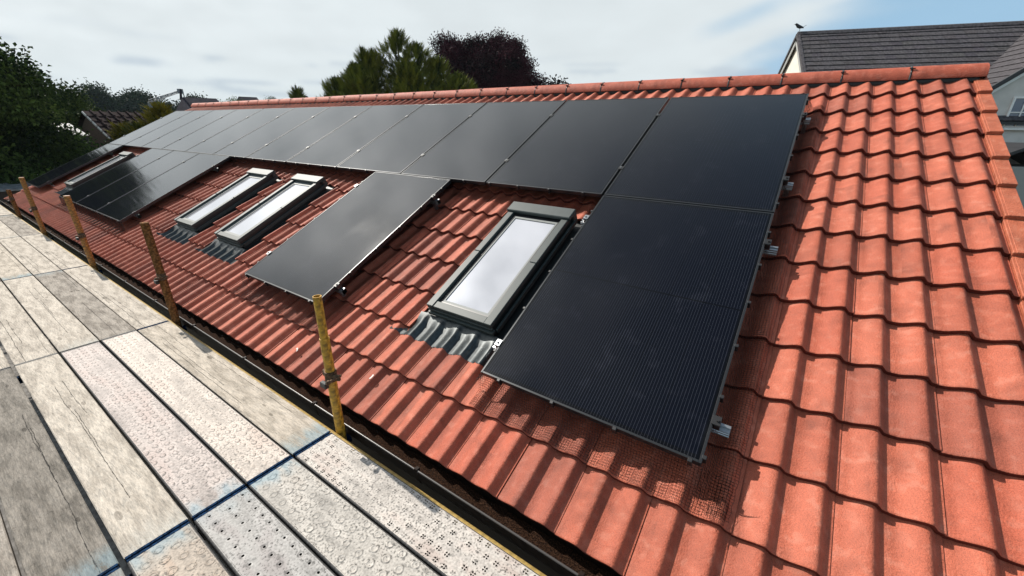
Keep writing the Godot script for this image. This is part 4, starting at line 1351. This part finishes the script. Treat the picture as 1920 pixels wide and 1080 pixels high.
func build_houses():
	var r2 := RandomNumberGenerator.new()
	r2.seed = 4
	var dark := noisy(0.075, 0.070, 0.075, 0.85, 1.2, 51, 0.35, 0.03)
	dark.vertex_color_use_as_albedo = true
	var render_white := noisy(0.62, 0.58, 0.52, 0.9, 0.5, 52, 0.06, 0.02)
	var render_grey := noisy(0.60, 0.575, 0.54, 0.9, 0.5, 53, 0.06, 0.02)
	var barge := mat(0.30, 0.30, 0.29, 0.6)
	var dark_trim := mat(0.02, 0.02, 0.023, 0.5)
	var upvc := mat(0.78, 0.78, 0.76, 0.4)
	var pane := mat(0.03, 0.07, 0.13, 0.04, 0.0)
	pane.metallic_specular = 0.8
	# right house: local (d along the ridge, y, a towards us)
	var D := Vector3(0.9625, 0, -0.2713)
	var N := Vector3(0.2713, 0, 0.9625)
	var bs := Basis(D, Vector3.UP, N)
	var o := thing("rendered_house", "pale rendered house with dark grey tiled roof behind the ridge at the right", "house", Vector3(-1.144, GROUND, -21.1), bs)
	var H := 5.1 - GROUND
	var sl := 0.7536
	var ln := sqrt(1.0 + sl * sl)
	var LEN := 11.5
	var down := Vector3(0, -sl, 1) / ln
	var upn := Vector3(0, 1, sl) / ln
	var gauge := 0.296
	for k in 19:
		var mb := MB.new()
		course_strip(mb, Vector3(0.02, H, 0.0) + down * (gauge * k), Vector3(1, 0, 0), LEN, down, upn, gauge, r2)
		put("tile_course", mb.done(), dark, o)
	var rb := MB.new()
	rb.ext([Vector2(-4.6, H - 4.6 * sl - 0.02), Vector2(-4.6, H - 4.6 * sl - 0.1), Vector2(0, H - 0.10), Vector2(4.5, H - 4.5 * sl - 0.1), Vector2(4.5, H - 4.5 * sl - 0.02), Vector2(0, H - 0.01)], 0.0, LEN)
	put("roof_slab", rb.done(), dark_trim, o)
	var rd := MB.new()
	rd.ext([Vector2(-0.17, H - 0.10), Vector2(0.17, H - 0.07), Vector2(0.10, H + 0.035), Vector2(0.0, H + 0.075), Vector2(-0.10, H + 0.035)], -0.02, LEN)
	put("ridge_tiles", rd.done(), dark, o)
	var vt := MB.new()
	for s in [-1.0, 1.0]:
		var t := Transform3D(Basis(Vector3(1, 0, 0), atan(sl) * s), Vector3(0, H, 0))
		vt.box(Vector3(-0.045, -0.085, 0.05 if s > 0 else -5.6), Vector3(0.06, 0.045, 5.6 if s > 0 else -0.05), t)
	put("verge_trim", vt.done(), dark, o)
	var bb := MB.new()
	for s in [-1.0, 1.0]:
		var t := Transform3D(Basis(Vector3(1, 0, 0), atan(sl) * s), Vector3(0, H, 0))
		bb.box(Vector3(0.0, -0.30, 0.25 if s > 0 else -5.5), Vector3(0.03, -0.09, 5.5 if s > 0 else -0.25), t)
	put("bargeboard", bb.done(), barge, o)
	var wl := MB.new()
	wl.ext([Vector2(4.1, 0), Vector2(4.1, H - 4.1 * sl - 0.12), Vector2(0, H - 0.12), Vector2(-4.1, H - 4.1 * sl - 0.12), Vector2(-4.1, 0)], 0.12, LEN - 0.15)
	put("wall", wl.done(), render_white, o)
	# cross wing with a gable towards us
	var yx := func(d: float) -> float: return H - 2.475 + 0.865 * (d - 4.52)
	var apex := 7.2
	var wg := MB.new()
	var A := 4.3
	var e0 := 4.30
	var pts := [Vector3(e0, 0, A), Vector3(2 * apex - e0, 0, A), Vector3(2 * apex - e0, yx.call(e0) - 0.10, A), Vector3(apex, yx.call(apex) - 0.10, A), Vector3(e0, yx.call(e0) - 0.10, A)]
	wg.tri(pts[0], pts[1], pts[2]); wg.tri(pts[0], pts[2], pts[3]); wg.tri(pts[0], pts[3], pts[4])
	wg.quad(Vector3(e0, 0, 0.5), Vector3(e0, 0, A), Vector3(e0, yx.call(e0) - 0.1, A), Vector3(e0, yx.call(e0) - 0.1, 0.5))
	put("gable_wall", wg.done(), render_grey, o)
	var ex := Vector3(1, 0.865, 0).normalized()
	var exn := Vector3(-0.865, 1, 0).normalized()
	var gl := 0.296
	var d := 4.05
	var dx := gl * ex.x
	while d < apex - 0.02:
		var dt: float = min(d + dx, apex)
		var ytop: float = yx.call(dt)
		var av: float = max(0.0, (H - ytop) / sl)
		var mb := MB.new()
		if A + 0.12 - av > 0.2:
			course_strip(mb, Vector3(dt, ytop, av), Vector3(0, 0, 1), A + 0.12 - av, -ex, exn, gl, r2, 0.33, 1.25)
			# the strip runs towards us, so its slabs face the left slope
			put("tile_course", mb.done(), dark, o)
		d += dx
	var es := MB.new()
	es.quad(Vector3(4.0, yx.call(4.0) - 0.02, 3.4), Vector3(4.0, yx.call(4.0) - 0.02, A + 0.11), Vector3(apex, yx.call(apex) - 0.02, A + 0.11), Vector3(apex, yx.call(apex) - 0.02, 0.1))
	es.quad(Vector3(2 * apex - 4.0, yx.call(4.0) - 0.02, A + 0.11), Vector3(2 * apex - 4.0, yx.call(4.0) - 0.02, 3.4), Vector3(apex, yx.call(apex) - 0.02, 0.1), Vector3(apex, yx.call(apex) - 0.02, A + 0.11))
	put("wing_roof", es.done(), dark_trim, o)
	var eb := MB.new()
	for s in [-1.0, 1.0]:
		var t := Transform3D(Basis(Vector3(0, 0, 1), -s * atan(0.865)), Vector3(apex, yx.call(apex), 0))
		eb.box(Vector3(0.0 if s > 0 else -4.4, -0.07, A + 0.06), Vector3(4.4 if s > 0 else 0.0, 0.05, A + 0.16), t)
	put("verge_trim", eb.done(), dark_trim, o)
	var ew := MB.new()
	for s in [-1.0, 1.0]:
		var t := Transform3D(Basis(Vector3(0, 0, 1), -s * atan(0.865)), Vector3(apex, yx.call(apex), 0))
		ew.box(Vector3(0.0 if s > 0 else -4.3, -0.16, A + 0.012), Vector3(4.3 if s > 0 else 0.0, -0.072, A + 0.10), t)
	put("bargeboard", ew.done(), upvc, o)
	# window of the wing
	var wn := MB.new()
	var wx0 := 5.20
	var wx1 := 6.42
	var wy0 := H - 3.58
	var wy1 := H - 2.70
	wn.box(Vector3(wx0, wy0, A + 0.002), Vector3(wx0 + 0.05, wy1, A + 0.05))
	wn.box(Vector3(wx1 - 0.05, wy0, A + 0.002), Vector3(wx1, wy1, A + 0.05))
	wn.box(Vector3(wx0 + 0.051, wy1 - 0.05, A + 0.002), Vector3(wx1 - 0.051, wy1, A + 0.05))
	wn.box(Vector3(wx0 + 0.051, wy0, A + 0.002), Vector3(wx1 - 0.051, wy0 + 0.05, A + 0.05))
	for i in 3:
		var x := wx0 + (wx1 - wx0) * (i + 1) / 4.0
		wn.box(Vector3(x - 0.016, wy0 + 0.051, A + 0.004), Vector3(x + 0.016, wy1 - 0.051, A + 0.046))
	wn.box(Vector3(wx0 + 0.051, (wy0 + wy1) * 0.5 - 0.014, A + 0.006), Vector3(wx1 - 0.051, (wy0 + wy1) * 0.5 + 0.014, A + 0.044))
	var wf := put("window_frame", wn.done(), upvc, o)
	for i in 4:
		for j in 2:
			var x0 := wx0 + (wx1 - wx0) * i / 4.0
			var y0 := wy0 + (wy1 - wy0) * j / 2.0
			put("pane", boxmesh(Vector3(x0 + 0.012, y0 + 0.012, A + 0.003), Vector3(x0 + (wx1 - wx0) / 4.0 - 0.012, y0 + (wy1 - wy0) / 2.0 - 0.012, A + 0.02)), pane, wf)
	put("window_sill", boxmesh(Vector3(wx0 - 0.06, wy0 - 0.07, A + 0.001), Vector3(wx1 + 0.06, wy0 - 0.003, A + 0.11), 0.006), upvc, o)
	# dark tiled porch below it
	var pr := MB.new()
	var py := H - 4.02
	for s in [-1.0, 1.0]:
		var t := Transform3D(Basis(Vector3(0, 0, 1), -s * 0.50), Vector3(5.05, py, 0))
		for k in 5:
			pr.box(Vector3(s * 0.27 * k if s > 0 else -0.27 * (k + 1), -0.06 - 0.0 * k, A + 0.01), Vector3(0.27 * (k + 1) if s > 0 else -0.27 * k, 0.03 - 0.004 * (k % 2), A + 1.9), t)
	put("porch_roof", pr.done(), dark_trim, o)
	put("porch_wall", boxmesh(Vector3(4.1, 0, A + 0.02), Vector3(6.0, py - 0.62, A + 1.7)), barge, o)
	# bird on the gable end of that ridge
	var bird := thing("small_bird", "small dark bird perched on the left end of the grey ridge", "bird", Vector3(-1.144, 5.1 + 0.075, -21.1) - D * -0.03, bs)
	var bm := MB.new()
	bm.tube([Vector3(-0.13, 0.115, 0), Vector3(-0.07, 0.14, 0), Vector3(0.0, 0.15, 0), Vector3(0.09, 0.19, 0), Vector3(0.15, 0.25, 0), Vector3(0.185, 0.262, 0), Vector3(0.21, 0.26, 0)].map(func(q): return Vector3(-q.x, q.y, q.z)), [0.012, 0.035, 0.058, 0.062, 0.042, 0.04, 0.012], 10)
	put("body", bm.done(), dark_trim, bird)
	var tl := MB.new()
	tl.box(Vector3(0.10, 0.10, -0.022), Vector3(0.26, 0.112, 0.022), Transform3D(Basis(Vector3(0, 0, 1), 0.5), Vector3(0.02, -0.01, 0)))
	put("tail", tl.done(), dark_trim, bird)
	var bk := MB.new()
	bk.tube([Vector3(-0.205, 0.26, 0), Vector3(-0.26, 0.25, 0)], [0.011, 0.002], 6)
	put("beak", bk.done(), barge, bird)
	for s in [-1.0, 1.0]:
		var lg := MB.new()
		lg.tube([Vector3(0.0, 0.11, s * 0.02), Vector3(0.0, 0.0, s * 0.029)], [0.006, 0.005], 5)
		put("leg", lg.done(), barge, bird)
	# left house: brown pantile gable
	var brown := noisy(0.034, 0.021, 0.021, 0.85, 1.0, 54, 0.4, 0.03)
	brown.vertex_color_use_as_albedo = true
	var brick := noisy(0.13, 0.085, 0.065, 0.9, 2.0, 55, 0.25, 0.05)
	var rdv := Vector3(-0.22, 0, -0.975).normalized()
	var sdv := Vector3(0.975, 0, -0.22).normalized()
	var lb := Basis(sdv, Vector3.UP, -rdv)
	var lh := thing("brown_roofed_house", "small house with dark brown tiled roof and white-edged verge beyond the far gable", "house", Vector3(-23.5, GROUND, -3.2), lb)
	var lhH := 1.67 - GROUND
	var ls := 0.76
	var lnl := sqrt(1.0 + ls * ls)
	for k in 12:
		var mb := MB.new()
		var a := Vector3(0, lhH, 0) + Vector3(1, -ls, 0) / lnl * 0.30 * k
		course_strip(mb, a, Vector3(0, 0, -1), 7.0, Vector3(1, -ls, 0) / lnl, Vector3(ls, 1, 0) / lnl, 0.30, r2, 0.30)
		for i in 23:      # each tile's roll
			var p := a + Vector3(0, 0, -0.30 * (i + 0.8)) + Vector3(ls, 1, 0) / lnl * 0.022
			mb.tube([p, p + Vector3(1, -ls, 0) / lnl * 0.31 + Vector3(ls, 1, 0) / lnl * 0.028], [0.05, 0.05], 6)
		put("tile_course", mb.done(), brown, lh)
	var lw := MB.new()
	var prof := [Vector3(3.3, 0, -0.12), Vector3(3.3, lhH - 3.3 * ls - 0.08, -0.12), Vector3(0, lhH - 0.08, -0.12), Vector3(-3.3, lhH - 3.3 * ls - 0.08, -0.12), Vector3(-3.3, 0, -0.12)]
	lw.tri(prof[4], prof[0], prof[1]); lw.tri(prof[4], prof[1], prof[2]); lw.tri(prof[4], prof[2], prof[3])
	lw.quad(prof[0], prof[0] + Vector3(0, 0, -6.8), prof[1] + Vector3(0, 0, -6.8), prof[1])
	lw.quad(prof[4] + Vector3(0, 0, -6.8), prof[4], prof[3], prof[3] + Vector3(0, 0, -6.8))
	put("wall", lw.done(), brick, lh)
	var lr := MB.new()
	lr.quad(Vector3(0, lhH - 0.01, 0), Vector3(-3.6, lhH - 3.6 * ls, 0), Vector3(-3.6, lhH - 3.6 * ls, -7), Vector3(0, lhH - 0.01, -7))
	put("rear_roof_slope", lr.done(), brown, lh)
	var mortar := mat(0.55, 0.53, 0.50, 0.9)
	for k in 12:
		var t := Transform3D(Basis(Vector3(0, 0, 1), -atan(ls)), Vector3(0, lhH, 0))
		put("verge_mortar", boxmesh(Vector3(0.30 * k + 0.03, -0.055, -0.01), Vector3(0.30 * k + 0.27, 0.01, 0.035)), mortar, lh, t)
	# distant dark roofs
	var slate := noisy(0.022, 0.020, 0.029, 0.85, 0.4, 56, 0.3, 0.02)
	var dh := [[-43.0, -14.6, 3.35, 3.2, 5.5, 1.0, "distant house with dark hipped roof and a flue pipe, left of the ridge's far end"], [-55.0, -24.0, 4.35, 2.6, 5.0, 1.05, "distant dark-roofed house behind the bright green bush"], [-52.0, -29.5, 4.75, 2.6, 3.4, 0.55, "distant low dark roof just left of the conifers"]]
	for i in 3:
		var q = dh[i]
		var dir := Vector3(-q[1], 0, q[0]).normalized() * -1.0
		var b2 := Basis(Vector3(dir.x, 0, dir.z), Vector3.UP, Vector3(dir.x, 0, dir.z).cross(Vector3.UP))
		var ho := thing("distant_house", q[6], "house", Vector3(q[0], GROUND, q[1]), b2, "dark roofs in the distance")
		var hh: float = q[2] - GROUND
		var l2: float = q[4] * 0.5
		var dp := 4.4
		var rh := 2.9
		var rm := MB.new()
		var r0 := Vector3(-l2 + 1.6, hh, 0); var r1 := Vector3(l2 - 1.6, hh, 0)
		var c0 := Vector3(-l2 - 0.2, hh - rh, dp); var c1 := Vector3(l2 + 0.2, hh - rh, dp)
		var c2 := Vector3(l2 + 0.2, hh - rh, -dp); var c3 := Vector3(-l2 - 0.2, hh - rh, -dp)
		rm.quad(c0, c1, r1, r0); rm.quad(c2, c3, r0, r1); rm.tri(c1, c2, r1); rm.tri(c3, c0, r0)
		var rf := put("roof", rm.done(), slate, ho)
		put("wall", boxmesh(Vector3(-l2, 0, -dp + 0.3), Vector3(l2, hh - rh, dp - 0.3)), brick, ho)
		if i == 0:
			var fl := MB.new()
			fl.tube([Vector3(1.3, hh - 0.2, 0.2), Vector3(1.15, hh + 0.62, 0.2)], [0.09, 0.07], 8)
			put("flue_pipe", fl.done(), slate, rf)
	# lifting boom far away
	var cr := thing("crane_boom", "thin grey lattice crane boom with hanging hook above the far trees", "crane", Vector3(-76.4, GROUND, -20.8))
	var steel := mat(0.16, 0.17, 0.19, 0.6, 0.3)
	var bo := MB.new()
	var b0 := Vector3(0, 6.9, 0); var b1 := Vector3(0.8, 8.5, -3.7)
	for s in [[0.0, 0.16], [0.0, -0.16], [0.2, 0.0]]:
		bo.tube([b0 + Vector3(0, s[0] * 1.6, s[1]), b1 + Vector3(0, s[0] * 0.8, s[1])], [0.06, 0.05], 5)
	for i in 12:
		var p := b0.lerp(b1, i / 12.0); var q := b0.lerp(b1, (i + 1) / 12.0)
		bo.tube([p + Vector3(0, 0, 0.16 if i % 2 else -0.16), q + Vector3(0, 0.25, 0)], [0.03, 0.03], 4)
	put("boom", bo.done(), steel, cr)
	var hk := MB.new()
	hk.box(b1 + Vector3(-0.22, -0.25, -0.32), b1 + Vector3(0.22, 0.35, 0.28))
	hk.tube([b1 + Vector3(0, -0.2, -0.3), b1 + Vector3(0, -1.0, -0.42)], [0.07, 0.05], 5)
	put("hook_block", hk.done(), steel, cr)
	var ms := MB.new()
	ms.tube([Vector3(0, 0, 0), b0], [0.3, 0.22], 8)
	put("mast", ms.done(), steel, cr)
	# things in the gardens at the far left
	var shed := thing("garden_shed", "flat grey-roofed shed at the left edge beyond the far end of the roof", "shed", Vector3(-17.0, GROUND, 0.55))
	var zinc := noisy(0.22, 0.25, 0.28, 0.35, 1.5, 57, 0.4, 0.02, 0.5)
	put("wall", boxmesh(Vector3(-0.9, 0, -1.0), Vector3(0.9, 2.52, 1.4)), M.fascia, shed)
	var sr := MB.new()
	for k in 9:
		sr.box(Vector3(-1.0 + 0.225 * k, 2.53, -1.08), Vector3(-0.80 + 0.225 * k, 2.56 + 0.012 * (k % 2), 1.5))
	put("roof_sheet", sr.done(), zinc, shed)
	var wb := thing("white_canister", "small white container by the hedge at the far corner of the roof", "container", Vector3(-18.7, GROUND, -0.80))
	put("body", boxmesh(Vector3(-0.2, 0, -0.16), Vector3(0.2, 2.72, 0.16), 0.03), upvc, wb)
	put("lid", boxmesh(Vector3(-0.22, 2.722, -0.18), Vector3(0.22, 2.76, 0.18), 0.012), upvc, wb)
	var gh := thing("greenhouse", "pale glazed greenhouse roof glinting through the leaves left of the brown gable", "greenhouse", Vector3(-21.8, GROUND, -1.95), Basis(Vector3.UP, 0.25))
	var gm := mat(0.075, 0.085, 0.09, 0.5)
	put("wall", boxmesh(Vector3(-0.9, 0, -0.48), Vector3(0.9, 3.7, 0.48)), dark_trim, gh)
	for k in 5:
		for s in [-1.0, 1.0]:
			var t := Transform3D(Basis(Vector3(0, 0, 1), -s * 0.4), Vector3(0, 4.12, 0))
			put("roof_pane", boxmesh(Vector3(0.0 if s > 0 else -1.0, -0.02, -0.50 + 0.20 * k), Vector3(1.0 if s > 0 else 0.0, 0.0, -0.32 + 0.20 * k)), gm, gh, t)

func build_scraps():
	var white := mat(0.6, 0.58, 0.55, 0.8)
	for e in [[-1.87, -0.262, 0.0, "small white scrap of tape lying on the tiles right of the yellow pole"], [-2.62, -0.335, 1.1, "curled pale wood shaving on the eaves tiles left of the yellow pole"]]:
		var o := thing("scrap", e[3], "scrap", R(e[0], e[1], tile_w(e[0], e[1]) + 0.004), RB.basis * Basis(Vector3.UP, e[2]))
		var b := MB.new()
		var pts := []
		for i in 6:
			pts.push_back(Vector3(0.006 * sin(i * 0.7), 0.002 + 0.004 * sin(i * 0.6), 0.034 * (i / 5.0 - 0.5)))
		for i in 5:
			b.quad(pts[i] + Vector3(-0.006, 0, 0), pts[i + 1] + Vector3(-0.006, 0, 0), pts[i + 1] + Vector3(0.006, 0.002, 0), pts[i] + Vector3(0.006, 0.002, 0))
		put("strip", b.done(), white, o)

# ---------------------------------------------------------------- ground
func build_ground():
	var g := MB.new()
	var m := noisy(0.06, 0.075, 0.035, 0.95, 0.15, 61, 0.45, 0.02)
	g.quad(Vector3(-600, GROUND, 600), Vector3(600, GROUND, 600), Vector3(600, GROUND, -600), Vector3(-600, GROUND, -600))
	structure("ground", "grassy ground around the houses", g.done(), m)
	var p := MB.new()
	var pm := noisy(0.16, 0.15, 0.14, 0.95, 0.8, 62, 0.3, 0.03)
	p.quad(Vector3(-16, GROUND + 0.004, 4.5), Vector3(3.5, GROUND + 0.004, 4.5), Vector3(3.5, GROUND + 0.004, 0.14), Vector3(-16, GROUND + 0.004, 0.14))
	structure("path", "grey paved strip along the house wall under the scaffold", p.done(), pm)

# ---------------------------------------------------------------- sky
func build_sky(to_sun: Vector3) -> PanoramaSkyMaterial:
	var W := 1024
	var H := 512
	var f := FastNoiseLite.new()
	f.seed = 12; f.frequency = 1.0; f.fractal_octaves = 5
	var im := Image.create(W, H, false, Image.FORMAT_RGBF)
	var blue := Vector3(0.27, 0.43, 0.58)
	var white := Vector3(0.575, 0.625, 0.645)
	var over := Vector3(0.10, 0.14, 0.20)
	for y in H:
		var el := PI * (0.5 - (y + 0.5) / H)
		for x in W:
			var az := TAU * (x + 0.5) / W       # 0 looks along -z
			var d := Vector3(sin(az) * cos(el), sin(el), -cos(az) * cos(el))
			var e: float = max(d.y, 0.0)
			var pl := Vector2(d.x, d.z) / (e + 0.16)      # a flat cloud layer
			# streaks drawn out along one direction
			var q := Vector2(pl.x * 0.82 + pl.y * 0.57, -pl.x * 0.57 + pl.y * 0.82)
			var n1 := f.get_noise_2d(q.x * 0.14, q.y * 0.55)
			var n2 := f.get_noise_2d(q.x * 0.50 + 40.0, q.y * 1.3)
			var n3 := f.get_noise_2d(pl.x * 1.5 - 20.0, pl.y * 1.5 + 9.0)
			var veil: float = smoothstep(-0.88, 0.12, d.x)      # thick haze on the sun's side, breaking up away from it
			var cover: float = clamp(1.02 - 0.52 * veil + (0.35 + 1.1 * veil) * n1 + 0.45 * veil * n2 + 0.08 * n3, 0.0, 1.0)
			cover = smoothstep(0.10, 0.75, cover)
			var c := blue.lerp(white, cover)
			c *= 1.0 + 0.06 * n3 * cover + 0.03 * n2
			c = c.lerp(over * (1.0 + 0.5 * n1), smoothstep(0.62, 0.95, e))
			var low: float = 1.0 - smoothstep(0.0, 0.16, e)
			c = c.lerp(Vector3(0.56, 0.625, 0.645), low * 0.6)
			# thin slate-coloured bars low in the sky
			if e < 0.16:
				var bar: float = smoothstep(0.12, 0.40, f.get_noise_2d(wrapf(az, -PI, PI) * 3.4 + 5.0, el * 38.0)) * smoothstep(0.012, 0.04, e) * (1.0 - smoothstep(0.10, 0.16, e))
				c = c.lerp(Vector3(0.36, 0.43, 0.50), bar * 0.7)
			var th: float = rad_to_deg(acos(clamp(d.dot(to_sun), -1.0, 1.0)))
			var glow: float = 1.15 * exp(-pow(th / 20.0, 2.0)) + 0.6 * exp(-pow(th / 7.0, 2.0))
			c += Vector3(1.0, 0.985, 0.96) * glow * maxf(0.25, 1.0 + 0.9 * n3 + 0.4 * n2 + 0.9 * f.get_noise_2d(pl.x * 4.5 + 3.0, pl.y * 4.5))
			if d.y < 0.0:
				c = Vector3(0.10, 0.10, 0.09)
			im.set_pixel(x, y, Color(c.x, c.y, c.z))
	var s := PanoramaSkyMaterial.new()
	s.panorama = ImageTexture.create_from_image(im)
	return s

func _ready():
	RB = Transform3D(Basis(Vector3.RIGHT, TH), Vector3.ZERO)
	var to_sun := Vector3(-1.2, 1.199, -0.10).normalized()
	var cam := Camera3D.new()
	cam.name = "camera"
	cam.fov = 71.18949
	cam.near = 0.05
	cam.far = 1500.0
	cam.transform = Transform3D(Basis(Vector3(0.8251572, 0.01474043, -0.56471082), Vector3(-0.21828135, 0.93033505, -0.29466921), Vector3(0.52102672, 0.36641426, 0.77089023)), Vector3(0.06058272, 1.24081323, 1.47174867))
	add_child(cam)
	cam.current = true
	var sun := DirectionalLight3D.new()
	sun.name = "sun"
	sun.light_energy = 1.6
	sun.light_color = Color(1.0, 0.975, 0.935)
	sun.light_angular_distance = 0.6
	sun.shadow_enabled = true
	add_child(sun)
	sun.look_at_from_position(to_sun * 50.0, Vector3.ZERO, Vector3.UP)
	var env := Environment.new()
	env.background_mode = Environment.BG_SKY
	env.sky = Sky.new()
	env.sky.sky_material = build_sky(to_sun)
	env.tonemap_mode = Environment.TONE_MAPPER_LINEAR
	env.tonemap_exposure = 1.3
	env.sdfgi_enabled = true
	env.ssao_enabled = true
	env.ssil_enabled = true
	env.fog_enabled = true
	env.fog_density = 0.00025
	env.fog_light_color = Color(0.80, 0.86, 0.90)
	var we := WorldEnvironment.new()
	we.name = "environment"
	we.environment = env
	add_child(we)
	make_materials()
	build_ground()
	build_roof()
	build_panels()
	build_mesh_skirts()
	build_scaffold()
	build_houses()
	build_scraps()
	build_trees()
